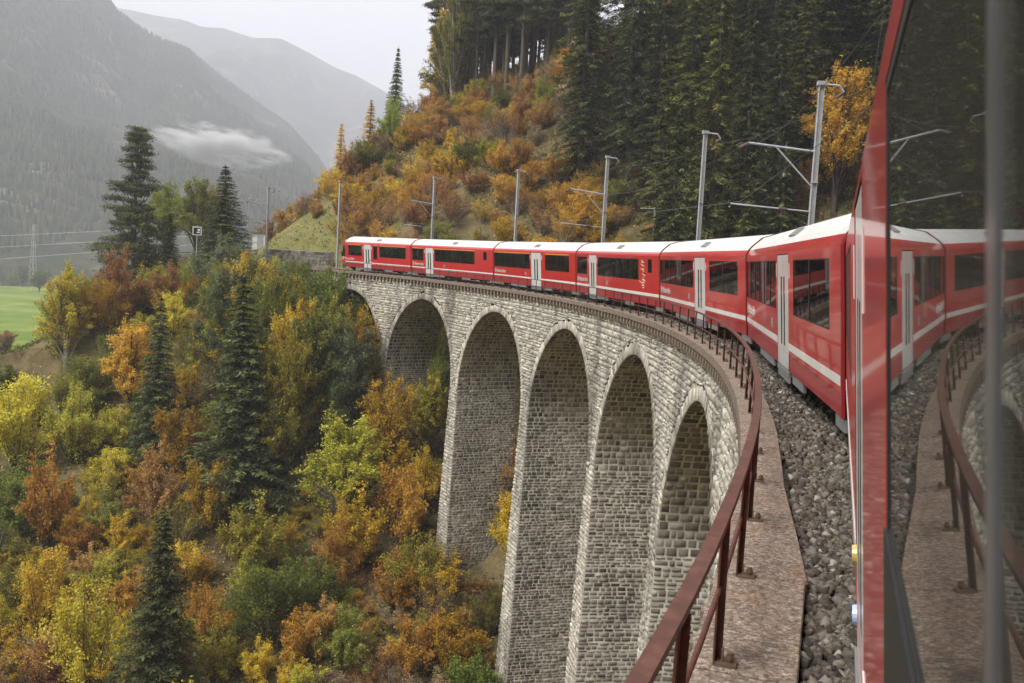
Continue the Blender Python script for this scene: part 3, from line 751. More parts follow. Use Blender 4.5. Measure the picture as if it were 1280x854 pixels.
    # windows
    for kd, p, q in layout:
        if kd == 'door': continue
        h = [x for x in holes if x[0] == p][0]
        for sg in (-1, 1):
            if sg > 0 and not detail: continue
            w = q-p; n = (2 if w < 5.2 else 6) if kd == 'win' else 1
            fr = MB(); mls = []; th = .012 if own else .024
            ins = .007 if own else .012; mul = [p+w*i/n for i in range(1, n)]
            if kd == 'ownwin': mul = [3.14]; n = 2
            fr.box((sg*(HWC-ins), p+.02, (h[2]+h[3])/2), (th, .04, h[3]-h[2])); fr.box((sg*(HWC-ins), q-.02, (h[2]+h[3])/2), (th, .04, h[3]-h[2]))
            fr.box((sg*(HWC-ins), (p+q)/2, h[2]+.01), (th-.002, w-.08, .02)); fr.box((sg*(HWC-ins), (p+q)/2, h[3]-.01), (th-.002, w-.08, .02))
            for ym in mul:
                ml = MB() if own else fr
                if own: mls.append(ml)
                ml.box((sg*(HWC-ins), ym, (h[2]+h[3])/2), (.010 if own else .03, .034 if own else .07, h[3]-h[2]-.045))
            ed = [p]+mul+[q]
            if kd == 'ownwin' and sg < 0:
                lp = MB(); lp.box((-HWC-.001, (p+q)/2, 1.785), (.006, q-p+.02, .65)); lp.build('black_lower_panel', M['black'], root)
            win = fr.build('window', M['black'], root)
            for ml in mls: ml.build('mullion', M['frame'], win)
            for i in range(n):
                a_, c_ = ed[i]+.03, ed[i+1]-.03
                pn = MB(); x_ = sg*(HWC-(.004 if own else .008)); pn.poly([(x_,a_,h[2]+.02),(x_,c_,h[2]+.02),(x_,c_,h[3]-.02),(x_,a_,h[3]-.02)][::sg])
                pn.build('pane', M['dustyglass'] if own else M['glass'], win)
        if first and kd in ('win','tall'):
            mb = MB(); mb.box((-(HWC+.002), (p+q)/2, 2.86), (.006, q-p, .05)); mb.build('yellow_line', M['yellow'], root)
    for kd, p, q in layout:
        if kd != 'door': continue
        for sg in (-1, 1):
            for i, (a_, c_) in enumerate(((p+.03, (p+q)/2-.008), ((p+q)/2+.008, q-.03))):
                lf = MB(); g0, g1 = ((c_-.36, c_-.13) if i == 0 else (a_+.13, a_+.36)); x_ = sg*(HWC-.004)
                zz = [.52,.98,2.45,2.91]; yy = [a_, g0, g1, c_]
                for yi in range(3):
                    for zi in range(3):
                        if yi == 1 and zi == 1: continue
                        lf.poly(((x_,yy[yi],zz[zi]),(x_,yy[yi+1],zz[zi]),(x_,yy[yi+1],zz[zi+1]),(x_,yy[yi],zz[zi+1])))
                dr = lf.build('door_leaf', M['doorgrey'], root)
                pn = MB(); x_ = sg*(HWC-.012); pn.poly(((x_,g0,.98),(x_,g1,.98),(x_,g1,2.45),(x_,g0,2.45))); pn.build('pane', M['glass'], dr)
                if own and sg < 0 and i == 1:
                    for zc, mt in ((1.10, 'button_y'), (.78, 'button_b')):
                        bb = MB(); bb.tube([(-HWC-.0,c_-.30,zc),(-HWC-.024,c_-.30,zc)], [.055,.05], 16); bb.build('door_button', M[mt], dr)
            st = MB(); st.box((sg*(HWC-.10), (p+q)/2, .44), (.22, q-p, .1)); st.box((sg*(HWC-.02), (p+q)/2, .36), (.03, q-p, .22)); st.build('door_step', M['greyskirt'], root)
        for yy_ in (p-.16, q+.16):
            mk = MB(); mk.box((-(HWC+.002), yy_, 2.58), (.005, .09, .30)); mk.build('class_mark', M['white'], root)
    # skirt, underframe, bogies, floor, seats
    mb = MB()
    for sg in (-1, 1):
        for p, q in ((4.6, 6.2), (9.8, 13.2)): mb.box((sg*(HWC-.06), (p+q)/2*Lr/LC, .40), (.06, q-p, .20))
        for p in (.55, Lr-.55): mb.box((sg*(HWC-.06), p, .40), (.06, .8, .22))
    mb.build('grey_skirt', M['greyskirt'], root)
    mb = MB(); mb.box((0, Lr/2, .60), (2.5, Lr-.5, .16)); mb.box((0, Lr*.42, .40), (2.2, 3.6, .34)); mb.box((.1, Lr*.66, .38), (2.0, 2.2, .36)); mb.build('underframe', M['underframe'], root)
    for yb in (2.5, Lr-2.5):
        bg_ = link(bpy.data.objects.new('bogie', BOGIE), root); bg_.location = (0, yb, 0)
        for ya in (-.9, .9):
            for x_ in (-.55, .55):
                w_ = link(bpy.data.objects.new('wheel', WHEEL), bg_); w_.location = (x_, ya, .36)
    mb = MB(); yy = 1.0
    while yy < Lr-1.2:
        if not any(kd == 'door' and p-.5 < yy < q+.5 for kd, p, q in layout):
            for x_ in (-.95,-.5,.5,.95): mb.box((x_, yy, 1.15), (.42,.42,.14)); mb.box((x_, yy+.2, 1.55), (.42,.12,.85))
        yy += .95
    tag(mb.build('seat_rows', M['seat'], root), kind='stuff')
    # roof vents
    for yv in (Lr*.46, ):
        mb = MB(); mb.poly(((-1.08,yv-.55,3.32),(-.86,yv-.55,3.492),(-.86,yv+.55,3.492),(-1.08,yv+.55,3.32)))
        v_ = mb.build('roof_vent', M['roofwhite'], root); mb2 = MB()
        rot = Matrix.Rotation(math.radians(-38), 3, 'Y')
        for i in range(9): mb2.box((-.98, yv-.42+i*.105, 3.415), (.27,.06,.03), rot)
        mb2.build('vent_slats', M['vent'], v_)
    if not own:
        lt = link(bpy.data.objects.new('lettering', TEXT), root); lt.matrix_local = Matrix.Translation((-HWC-.006, Lr-.95, 1.26)) @ TXM
        lo = link(bpy.data.objects.new('emblem', LOGO), root); lo.matrix_local = Matrix.Translation((-HWC-.006, Lr-.5, 1.24)) @ TXM
        mb = MB(); yq = Lr*.56; mb.box((-HWC-.002, yq, 1.33), (.006,.34,.22)); mb.build('access_panel', M['vent'], root)
    if art:                                        # pale line drawing on the side
        rnd = random.Random(5); mb = MB(); y_, z_ = 2.9, 2.7; pts = []
        for i in range(46):
            pts.append((-HWC-.004, y_+rnd.uniform(-.30,.26)-.55*max(0, .35-abs(i-22)/40.), 2.72-i*.033+rnd.uniform(-.06,.06)))
        mb.tube(pts, .014, 4)
        for i in range(9):
            q = pts[rnd.randrange(len(pts))]; mb.tube([q, (q[0], q[1]+rnd.uniform(-.35,.35), q[2]+rnd.uniform(-.12,.2))], .012, 4)
        mb.build('line_drawing', plain('pale_drawing_paint', (.75,.60,.40), .6), root)
    if cab:
        mb = MB(); ye = y1; N_ = [(Lr-.55,.55),(Lr-.05,.9),(Lr-.02,1.55),(Lr-.42,2.75),(Lr-.85,3.25)]
        tap = [.92,.90,.90,.88,.84]
        for sg in (-1, 1):
            mb.poly([(sg*HWC,ye,.50),(sg*HWC*tap[0],N_[0][0],N_[0][1]),(sg*HWC*tap[1],N_[1][0],N_[1][1]),(sg*HWC*tap[2],N_[2][0],N_[2][1]),(sg*HWC,ye,1.6)])
            mb.poly([(sg*HWC,ye,2.75),(sg*HWC*tap[3],N_[3][0],N_[3][1]),(sg*HWC*tap[4],N_[4][0],N_[4][1]),(sg*1.235,ye,3.15),(sg*HWC,ye,2.97)])
        mb.poly([(-HWC*tap[0],*N_[0]),(HWC*tap[0],*N_[0]),(HWC*tap[1],*N_[1]),(-HWC*tap[1],*N_[1])])
        mb.poly([(-HWC*tap[1],*N_[1]),(HWC*tap[1],*N_[1]),(HWC*tap[2],*N_[2]),(-HWC*tap[2],*N_[2])])
        mb.poly([(-HWC*tap[3],*N_[3]),(HWC*tap[3],*N_[3]),(HWC*tap[4],*N_[4]),(-HWC*tap[4],*N_[4])])
        cabm = mb.build('cab', M['red'], root)
        mb = MB(); mb.poly([(-HWC*tap[4],*N_[4]),(HWC*tap[4],*N_[4]),(1.0,ye,3.45),(-1.0,ye,3.45)]); mb.poly([(1.235,ye,3.15),(HWC*tap[4],*N_[4]),(1.0,ye,3.45)]); mb.poly([(-1.235,ye,3.15),(-HWC*tap[4],*N_[4]),(-1.0,ye,3.45)])
        mb.poly([(-1.0,ye,3.45),(1.0,ye,3.45),(.8,ye-.09,3.52),(-.8,ye-.09,3.52)]); mb.build('cab_roof', M['roofwhite'], root)
        mb = MB(); mb.poly([(-HWC*tap[2],*N_[2]),(HWC*tap[2],*N_[2]),(HWC*tap[3],*N_[3]),(-HWC*tap[3],*N_[3])]); mb.build('windscreen', M['glass'], root)
        for sg in (-1, 1):
            mb = MB(); mb.poly([(sg*HWC,ye,1.6),(sg*HWC*tap[2],*N_[2]),(sg*HWC*tap[3],*N_[3]),(sg*HWC,ye,2.75)]); mb.build('cab_side_window', M['glass'], root)
            mb = MB(); mb.tube([(sg*.8,Lr-.06,1.15),(sg*.8,Lr-.0,1.15)], .12, 12); mb.build('headlight', M['white'], root)
            mb = MB(); mb.box((sg*1.48,Lr-1.05,2.25), (.08,.05,.55)); mb.bar((sg*1.3,Lr-1.08,2.4),(sg*1.46,Lr-1.05,2.4),.03,.03); mb.build('mirror', M['black'], root)
    return root
TB = [('win',1.3,5.75),('door',6.55,8.6),('win',8.85,17.2)]
TA = [('small',1.35,2.0),('win',3.6,11.9),('door',12.2,13.95),('win',14.4,17.1)]
carriage(-1, [('ownwin',.9,4.42),('door',6.4,8.3),('win',10.2,16.9)], 'red carriage at the rear of the train whose dark windows mirror the walkway railing', own=True)
carriage(0, TB, 'red carriage beside the gravel, coupled directly ahead of the carriage with mirroring windows')
carriage(1, TB, 'red carriage between the one with a pale line drawing and the one beside the gravel')
carriage(2, TA, 'red carriage with a pale line drawing near one end', art=True)
carriage(3, TB, 'red first class carriage with yellow line next to the carriage with the pale drawing', first=True)
carriage(4, TA, 'red first class carriage with yellow line directly behind the cab carriage', first=True)
carriage(5, [('win',1.1,6.25),('tall',6.7,7.5),('door',8.0,9.5),('win',9.95,12.9)], 'red cab carriage leading the train at the far end of the viaduct', cab=True, length=14.75, first=True)
# ------------------------------------------------------------------ overhead line
def mast(s, arms, label, base=None, heading=None, h=10.0):
    if base is None: base = PV(s, 2.85, -.2); heading = s/R; zt = h
    else: zt = h
    e = empty('catenary_mast', base, label, 'mast', 'catenary masts beside the track'); e.rotation_euler = (0, 0, heading)
    H_ = zt+.2
    mb = MB()
    for x_ in (-.095, .095): mb.box((x_,0,H_/2), (.014,.18,H_))
    mb.box((0,0,H_/2), (.19,.012,H_)); mb.box((0,0,.1), (.5,.5,.2)); mb.build('post', M['galv'], e)
    mb = MB(); mb.box((0,0,H_+.05), (.34,.26,.16)); mb.build('mast_cap', M['galv'], e)
    mb = MB(); mb.tube([(.1,0,H_+.02),(.72,0,H_-.0),(.90,0,H_-.25)], .045, 6); mb.build('feeder_bracket', M['galv'], e)
    mb = MB(); mb.tube([(.90,0,H_-.27),(.72,0,H_-.42),(.62,0,H_-.48)], .05, 8); mb.build('insulator', M['insulator'], e)
    for q in (.35, .62): 
        mb = MB(); mb.box((0,0,H_*q), (.24,.22,.05)); mb.build('clamp', M['galv'], e)
    if arms:
        mb = MB(); mb.tube([(-.1,0,7.55),(-2.75,0,7.75)], .045, 8); mb.build('cantilever_arm', M['galv'], e)
        mb = MB(); mb.tube([(-.1,0,6.15),(-1.65,0,7.66)], .035, 8); mb.build('diagonal_strut', M['galv'], e)
        mb = MB(); mb.tube([(-2.75,0,7.75),(-3.1,0,7.55)], .055, 8); mb.build('insulator', M['insulator'], e)
        mb = MB(); mb.tube([(-.1,0,5.15),(-3.3,0,5.3),(-3.36,0,5.15)], .03, 8); mb.build('registration_arm', M['galv'], e)
        mb = MB(); mb.tube([(-1.0,0,5.19),(-1.35,0,5.21)], .055, 8); mb.build('insulator', M['insulator'], e)
    return e
names_ = {0:'grey steel mast with cantilever arms rising behind the carriage beside the gravel', 1:'grey steel mast without arms, next to the orange tree side of the forest', 2:'grey steel mast with cantilever arms behind the carriage with the pale drawing', 3:'grey steel mast without arms on the pier below the first class carriage', 4:'grey steel mast with cantilever arms behind the cab carriage joint', 5:'grey steel mast without arms on the grass beside the leading cab carriage'}
names_[1] = 'grey steel mast without arms before the dark spruces'
names_[3] = 'grey steel mast without arms before the autumn shrubs of the hillside'
for i, s in enumerate((42.0, 58.0, 74.2, 90.4, 106.4, 124.6)): mast(s, i % 2 == 0, names_[i])
mast(137.5, True, 'far steel mast with cantilever arms past the end of the viaduct', Vector(tpt(139, 2.9, -.3)), float(np.interp(139, TP[:,3], TP[:,2])), 9.4)
for i, (bx_, zt_) in enumerate((((-105.1,147.2,5.2), 7.6), ((-141.4,188.9,6), 7.5), ((-123.2,177.3,6), 5))):
    zg = gz(bx_[0], bx_[1]); mast(0, True, 'distant thin mast of the railway beyond the white cabin', Vector((bx_[0], bx_[1], zg)), .6, zt_+bx_[2]-zg-.2)
OV = empty('overhead_line', P(41.3, 0, 5.2), 'thin overhead contact and messenger wires above the train', 'wires')
sup = [9.3, 41.3, 73.6, 105.5, 139]
cw = MB(); mw = MB(); dp = MB(); fd = MB()
for a, b_ in zip(sup[:-1], sup[1:]):
    A, B = PV(a, -.25, 5.15), PV(b_, -.25, 5.15); A2, B2 = PV(a, -.15, 7.4), PV(b_, -.15, 7.4)
    cw.tube([A, B], .009, 4); pts = []
    for i in range(17):
        t = i/16; q = A2.lerp(B2, t); q.z -= 1.3*4*t*(1-t)*.75; pts.append(q)
        if i % 3 == 1: dp = MB(); dp.tube([q, A.lerp(B, t)], .004, 3); attach(dp.build('dropper_wire', M['wire']), OV)
    mw.tube(pts, .009, 4)
fsp = [25.3, 41.3, 57.4, 73.6, 89.6, 105.5, 123.6]
for a, b_ in zip(fsp[:-1], fsp[1:]):
    A, B = PV(a, 3.45, 9.4), PV(b_, 3.45, 9.4); pts = []
    for i in range(9): t = i/8; q = A.lerp(B, t); q.z -= .35*4*t*(1-t); pts.append(q)
    fd.tube(pts, .009, 4)
for mb, nme in ((cw,'contact_wire'),(mw,'messenger_wire'),(fd,'feeder_wire')): attach(mb.build(nme, M['wire']), OV)
# thin post with a crossarm on the slope behind the train
zg = gz(-24.2, 92.3)
e = empty('crossarm_post', (-24.2,92.3,zg), 'thin pale post with one crossarm on the slope behind the train', 'post')
mb = MB(); mb.tube([(0,0,0),(0,0,8.3-zg)], .045, 6); mb.build('post', M['galv'], e); mb = MB(); mb.tube([(-1.3,-.4,8.1-zg),(1.5,.5,8.25-zg)], .035, 6); mb.build('crossarm', M['galv'], e)

# ------------------------------------------------------------------ things past the end of the viaduct
zg = gz(-84.8, 115.0)
e = empty('equipment_cabin', (-84.8,115.0,zg-.1), 'small white equipment cabin beside the track past the viaduct', 'cabin'); e.rotation_euler = (0,0,.55)
mb = MB(); mb.box((0,0,1.1), (1.7,1.5,2.2)); mb.build('wall', M['cabin'], e)
mb = MB(); mb.box((0,0,2.26), (2.0,1.8,.12)); mb.build('roof', M['tile'], e)
mb = MB(); mb.box((.2,-.77,1.0), (.8,.04,1.9)); dd_ = mb.build('door', M['galv'], e); mb = MB(); mb.box((.5,-.80,1.0), (.05,.04,.14)); mb.build('handle', M['black'], dd_)
zg = gz(-78.7, 94.6); zc = 4.0
e = empty('railway_signal_board', (-78.7,94.6,zg), 'square black and white railway signal board on a post among the trees', 'signal'); e.rotation_euler = (0,0,.62)
mb = MB(); mb.tube([(0,0,0),(0,0,zc-zg+.6)], .05, 8); mb.build('post', M['galv'], e)
mb = MB(); mb.box((0,-.08,zc-zg), (1.0,.05,1.0)); bd = mb.build('board', M['white'], e)
mb = MB(); mb.box((0,-.112,zc-zg), (.80,.012,.80)); mb.build('black_field', M['black'], bd)
mb = MB(); mb.box((.20,-.125,zc-zg+.12), (.26,.012,.26)); mb.box((.14,-.125,zc-zg-.16), (.34,.012,.14)); mb.build('white_symbol', M['white'], bd)
# dry stone retaining wall beside the cabin
W0, W1 = Vector(tpt(128, 4.6, 0)), Vector(tpt(141, 4.4, 0)); W0.z = W1.z = 0
zg = gz((W0.x+W1.x)/2, (W0.y+W1.y)/2)
e = empty('retaining_wall', ((W0.x+W1.x)/2, (W0.y+W1.y)/2, zg-.3), 'dark rubble retaining wall beside the track below the grass slope', 'wall')
wd = (W1-W0).normalized(); wnm = Vector((wd.y, -wd.x, 0)); wl_ = (W1-W0).length
core = MB(); core.bar(W0+Vector((0,0,.9))-wnm*-.0, W1+Vector((0,0,.9)), .6, 3.0); attach(core.build('core', M['mortar']), e)
rnd = random.Random(3); z = -.3
while z < 2.2:
    x = 0; h_ = rnd.uniform(.3, .45)
    while x < wl_:
        w_ = rnd.uniform(.4, .9); p_ = W0+wd*(x+w_/2)+Vector((0,0,z+h_/2))
        for sg in (1, -1):
            mb = MB(); Mx = Matrix((wd, wnm*-1, Vector((0,0,1)))).transposed(); mb.box((0,0,0), (w_-.05, .3, h_-.05), Mx, rnd.random()*.5)
            o = mb.build('stone', M['pierstone']); o.location = p_+wnm*sg*(.22+rnd.uniform(0,.06)); attach(o, e)
            if sg == 1 and False: pass
        x += w_
    z += h_
# power line across the valley
pz = gz(-441.8, 407.6)
e = empty('lattice_pylon', (-441.8,407.6,pz), 'distant lattice pylon carrying three power lines over the valley', 'pylon')
mb = MB(); H_ = 8.2-pz
for sx, sy in ((-1,-1),(1,-1),(1,1),(-1,1)): mb.tube([(sx*1.6,sy*1.6,0),(sx*.3,sy*.3,H_)], .12, 4)
for i in range(8):
    a, b_ = H_*i/8, H_*(i+1)/8; wa, wb = 1.6-1.3*i/8, 1.6-1.3*(i+1)/8
    for sx in (-1, 1): mb.tube([(-wa*sx,-wa,a),(wb*sx,-wb,b_)], .07, 4); mb.tube([(-wa*sx,wa,a),(wb*sx,wb,b_)], .07, 4)
mb.build('lattice', M['galv'], e)
mb = MB()
for z_ in (5.6, -.1, -5.9): mb.tube([(-2.4,2.4,z_-pz-.9),(2.4,-2.4,z_-pz-.9)], .12, 4)
mb.build('crossarms', M['galv'], e)
for (za, zb_, zc_), w_ in zip(((.7,3.0,5.6),(-5.3,-2.8,-.1),(-11.7,-8.7,-5.9)), ('upper','middle','lower')):
    mb = MB(); pts = []
    for i in range(41):
        t = -1.5+4*i/40; pts.append((-454.2+t*29.5, 393.9+t*31.5, za+(zc_-za)*t-2.2*math.sin(math.pi*((t+.6)%1.4)/1.4)*0))
    mb.tube(pts, .07, 4)
    o = mb.build('power_line', plain('pale_cable_'+w_, (.6,.6,.62), .4) if w_ == 'upper' else bpy.data.materials['pale_cable_upper']); tag(o, w_+'most of three pale power lines crossing before the far mountain' if w_ != 'middle' else 'middle one of three pale power lines crossing before the far mountain', 'power line', 'power lines over the valley')
# ------------------------------------------------------------------ vegetation
def unit(v): return v/np.maximum(np.linalg.norm(v, axis=-1, keepdims=True), 1e-6)
def leaves(name, C, Nrm, a, b_, val, axis_=None, rng=RNG):
    """rhombic leaf faces at C with normal Nrm, half-sizes a (long) and b_"""
    n = len(C); Nrm = unit(Nrm)
    if axis_ is None: axis_ = rng.normal(size=(n,3))
    X = unit(axis_-Nrm*np.sum(axis_*Nrm, 1, keepdims=True)); Y = np.cross(Nrm, X)
    a = np.broadcast_to(a, (n,))[:,None]; b_ = np.broadcast_to(b_, (n,))[:,None]
    fold = Nrm*b_*.35
    V = np.stack([C-X*a, C-Y*b_+fold, C+X*a, C+Y*b_+fold], 1).reshape(-1,3)
    F = np.arange(n*4).reshape(n,4)
    return np_mesh(name, V, F, val)
def limb_mesh(name, limbs):
    mb = MB()
    for pts, rad, n in limbs: mb.tube(pts, rad, n, cap=False)
    return mb.mesh(name, True)
def broadleaf(seed, H, W, nlobe, nleaf, leaf=.13, low=.12, peak=.45, stems=4, flat=.8, pale=False):
    g = np.random.default_rng(seed)
    z = g.uniform(low, .97, nlobe)
    env = np.where(z < peak, .55+.45*(z-low)/(peak-low), np.sqrt(np.clip(1-((z-peak)/(1.02-peak))**2, .02, 1)))
    ang = g.uniform(0, 2*np.pi, nlobe); lobw = 1+.28*np.sin(ang*2+seed)+.18*np.sin(ang*3+seed*2)
    rho = np.sqrt(g.uniform(.08, 1, nlobe))
    C = np.stack([np.cos(ang)*rho*env*W/2*.86*lobw, np.sin(ang)*rho*env*W/2*.86*lobw, z*H], 1)
    lr = g.uniform(.06, .145, nlobe)*W
    w_ = lr**2; cnt = g.multinomial(nleaf, w_/w_.sum())
    li = np.repeat(np.arange(nlobe), cnt); n = len(li)
    dirs = unit(g.normal(size=(n,3))+np.array([0,0,.35])); rad = lr[li]*np.clip(g.normal(.8, .32, n), .1, 1.6)*np.where(g.random(n) < .14, g.uniform(1.1, 1.9, n), 1)
    P_ = C[li]+dirs*rad[:,None]*np.array([1.12,1.12,flat]); P_[:,2] = np.maximum(P_[:,2], .1)
    lobv = g.beta(2, 2, nlobe)
    val = np.clip(.55*lobv[li]+.45*g.random(n), 0, 1)
    nr = dirs*.6+g.normal(size=(n,3))*.55+np.array([0,0,.35])
    me = leaves('crown', P_, nr, leaf*g.uniform(.7,1.35,n), leaf*.62*g.uniform(.7,1.3,n), val, None, g)
    limbs = []
    bs = g.normal(size=(stems,2))*W*.05
    for i in range(stems):
        tgt = C[g.integers(nlobe)]; b0 = Vector((bs[i,0], bs[i,1], -.5)); t_ = Vector(tgt)
        m1 = b0.lerp(t_, .5)+Vector((0,0,.12*H)); r0 = .018*H*(1.2 if stems < 3 else .8)
        limbs.append(([b0, b0.lerp(m1,.5)+Vector((g.normal()*.1,g.normal()*.1,0)), m1, t_], [r0, r0*.75, r0*.5, r0*.15], 5))
        for k in range(5):
            t2 = Vector(C[g.integers(nlobe)]); limbs.append(([m1.lerp(b0,.2*k/5), m1.lerp(t2,.5)+Vector((0,0,.03*H)), t2], [r0*.4, r0*.25, r0*.08], 4))
    tm = limb_mesh('trunk', limbs); tm.materials.append(M['palebark'] if pale else M['bark'])
    return {'crown': me, 'trunk': tm, 'H': H, 'W': W}
def stemmed(seed, H, W, nstem, nleaf, leaf=.095, trunk=False, pale=False):
    """shrub or tree of many curved stems with leafy side twigs, open between them"""
    g = np.random.default_rng(seed); per = nleaf//nstem
    an = g.uniform(0, 2*np.pi, nstem); rho = np.sqrt(g.uniform(.02, 1, nstem))*(1+.22*np.sin(2*an+seed)+.15*np.sin(3*an+2*seed))
    zt = H*np.clip((1-.42*rho**2)*g.uniform(.70, 1.06, nstem), .2, 1.06)
    T = np.stack([np.cos(an)*rho*W/2, np.sin(an)*rho*W/2, zt], 1)
    if trunk:
        zb = zt*g.uniform(.25, .75, nstem)-.05*H; B = np.stack([0*an, 0*an, np.maximum(zb, .08*H)], 1)
    else: B = np.stack([np.cos(an)*.05*W, np.sin(an)*.05*W, 0*an-.3], 1)
    Mid = B*.45+T*.55+np.stack([0*an, 0*an, .10*H*np.ones(nstem)], 1)+g.normal(size=(nstem,3))*.02*W
    li = np.repeat(np.arange(nstem), per); n = len(li)
    t = .22+.80*g.random(n)**.75
    tw = np.floor(t*9)+li*17.0
    hsh = np.stack([np.modf(np.sin(tw*12.9898+k*78.233)*43758.5453)[0] for k in range(3)], 1)     # one direction for each side twig
    tt = t[:,None]; C = B[li]*(1-tt)**2+2*Mid[li]*tt*(1-tt)+T[li]*tt**2
    L_ = .17*W*(.45+.75*g.random(n))*g.random(n)**.6
    C = C+unit(hsh+np.array([0,0,.25]))*L_[:,None]+g.normal(size=(n,3))*.022*W
    C[:,2] = np.maximum(C[:,2], .08)
    sv = g.beta(2, 2, nstem)[li]; twv = np.abs(hsh[:,0])
    val = np.clip(.28*sv+.26*twv+.5*g.random(n), 0, 1)
    nr = g.normal(size=(n,3))*.6+np.array([0,0,.55])
    me = leaves('crown', C, nr, leaf*g.uniform(.65,1.4,n), leaf*.6*g.uniform(.7,1.3,n), val, None, g)
    limbs = []; r0 = .010*H+.012
    if trunk: limbs.append(([(0,0,-.5),(0,0,H*.4),(.02*H,0,H*.85)], [r0*2.2, r0*1.5, r0*.4], 6))
    for i in range(nstem):
        pts = [tuple(B[i]*(1-q)**2+2*Mid[i]*q*(1-q)+T[i]*q*q) for q in (0,.35,.7,1)]; limbs.append((pts, [r0*.9, r0*.65, r0*.4, r0*.12], 4))
    tm = limb_mesh('trunk', limbs); tm.materials.append(M['palebark'] if pale else M['bark'])
    return {'crown': me, 'trunk': tm, 'H': H, 'W': W}
def conifer(seed, H, Rb, levels, per, twigs, low=.05, droop=.35, leaf=(.23,.055), sparse=1., shape=.9, tipup=.12):
    g = np.random.default_rng(seed); Cs, Ns, Ax, Vs = [], [], [], []; limbs = []
    tr = .012*H+.05
    limbs.append(([(0,0,-.6),(0,0,H*.5),(0,0,H*.98)], [tr, tr*.6, .02], 7))
    for l in range(levels):
        f = low+(1-low)*((l+g.uniform(-.3,.3))/levels); f = min(max(f, low), .985); z0 = f*H
        Lb = Rb*(1-f)**shape+.18; nb_ = max(3, int(round(per*(1-.35*f)*sparse))); a0 = g.uniform(0, 6.28)
        for k in range(nb_):
            if g.random() > .93*sparse+.05: continue
            an = a0+2*np.pi*k/nb_+g.normal()*.2; L_ = Lb*g.uniform(.62,1.12); d = np.array([np.cos(an), np.sin(an), 0.])
            bv = g.random()
            m_ = max(4, int(twigs*L_/Rb+3)); t = np.linspace(.12, 1, m_)
            zz = z0+L_*(.10*t-droop*t**1.6+tipup*t**4)
            pts = d[None]*(t*L_)[:,None]; pts[:,2] = zz
            if l % 2 == 0 and L_ > .8: limbs.append(([(0,0,z0),tuple(pts[m_//2]),tuple(pts[-1])], [.022+.004*L_,.015,.006], 3))
            side = np.array([-d[1], d[0], 0.])
            for sg in (-1, 0, 1):
                wd_ = (.12+.42*np.sin(np.pi*np.clip(t,.05,.98))**.7)*min(1., L_*.38)*abs(sg)
                q = pts+side[None]*(sg*wd_*g.uniform(.35,1.,m_))[:,None]+g.normal(size=(m_,3))*.06
                q[:,2] -= g.uniform(0,.30,m_)*(.4+.6*t)*min(1,L_/2)
                Cs.append(q); ax = d[None]*(.9-.4*abs(sg))+side[None]*sg*.75+np.array([0,0,-.35])+g.normal(size=(m_,3))*.18
                Ax.append(ax); Ns.append(np.array([0,0,1.])+d[None]*.25+g.normal(size=(m_,3))*.38)
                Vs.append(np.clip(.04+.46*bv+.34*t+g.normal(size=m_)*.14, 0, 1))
    top = np.stack([np.zeros(8), np.zeros(8), np.linspace(H*.95, H*1.01, 8)], 1)
    Cs.append(top); Ns.append(g.normal(size=(8,3))); Ax.append(np.tile([0,0,1.],(8,1))); Vs.append(np.full(8,.6))
    C = np.concatenate(Cs); n = len(C)
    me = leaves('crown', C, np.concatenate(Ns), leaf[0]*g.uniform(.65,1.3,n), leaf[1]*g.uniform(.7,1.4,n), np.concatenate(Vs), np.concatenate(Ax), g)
    tm = limb_mesh('trunk', limbs); tm.materials.append(M['bark'])
    return {'crown': me, 'trunk': tm, 'H': H, 'W': 2*Rb}
def pine(seed, H, W, nlobe, nleaf, low, dome=.5, bend=0.):
    """scots pine: flat tufted plates of needles on limbs, bare stem below"""
    g = np.random.default_rng(seed); f = g.uniform(low, 1, nlobe)
    fr = (f-low)/(1-low); env = np.sqrt(np.clip(1-fr**(1/dome), .03, 1)) if dome < .8 else .10+.90*(1-fr)**.72*(.8+.2*np.sin(fr*22))
    ang = g.uniform(0, 6.28, nlobe); rho = np.sqrt(g.uniform(.1,1,nlobe))*env*W/2*.9
    C = np.stack([np.cos(ang)*rho+bend*f*f, np.sin(ang)*rho, f*H], 1); lr = g.uniform(.07,.14,nlobe)*W*((.6+.4*env) if dome < .8 else (.28+.62*env))
    cnt = g.multinomial(nleaf, lr**2/np.sum(lr**2)); li = np.repeat(np.arange(nlobe), cnt); n = len(li)
    dirs = unit(g.normal(size=(n,3))+np.array([0,0,.5])); P_ = C[li]+dirs*(lr[li]*np.clip(g.normal(.8,.3,n),.1,1.5))[:,None]*np.array([1.25,1.25,.42])
    val = np.clip(.2+.35*g.random(nlobe)[li]+.25*dirs[:,2]+.2*g.random(n), 0, 1)
    me = leaves('crown', P_, dirs*.4+g.normal(size=(n,3))*.6+np.array([0,0,.5]), .20*g.uniform(.7,1.3,n), .05*g.uniform(.7,1.3,n), val, dirs+g.normal(size=(n,3))*.4, g)
    r0 = .011*H+.06; limbs = [([(0,0,-.6),(bend*.1,0,H*.35),(bend*.4,0,H*.65),(bend*.95,0,H*.97)], [r0,r0*.8,r0*.55,.03], 7)]
    for i in range(0, nlobe, 2):
        z0 = max(.9*low, f[i]-.10)*H; q = Vector((bend*(z0/H)**2,0,z0)); t_ = Vector(C[i]); limbs.append(([q, q.lerp(t_,.55)+Vector((0,0,-.02*H)), t_], [r0*.28, r0*.18, r0*.06], 4))
    tm = limb_mesh('trunk', limbs); tm.materials.append(M['bark'])
    return {'crown': me, 'trunk': tm, 'H': H, 'W': W}
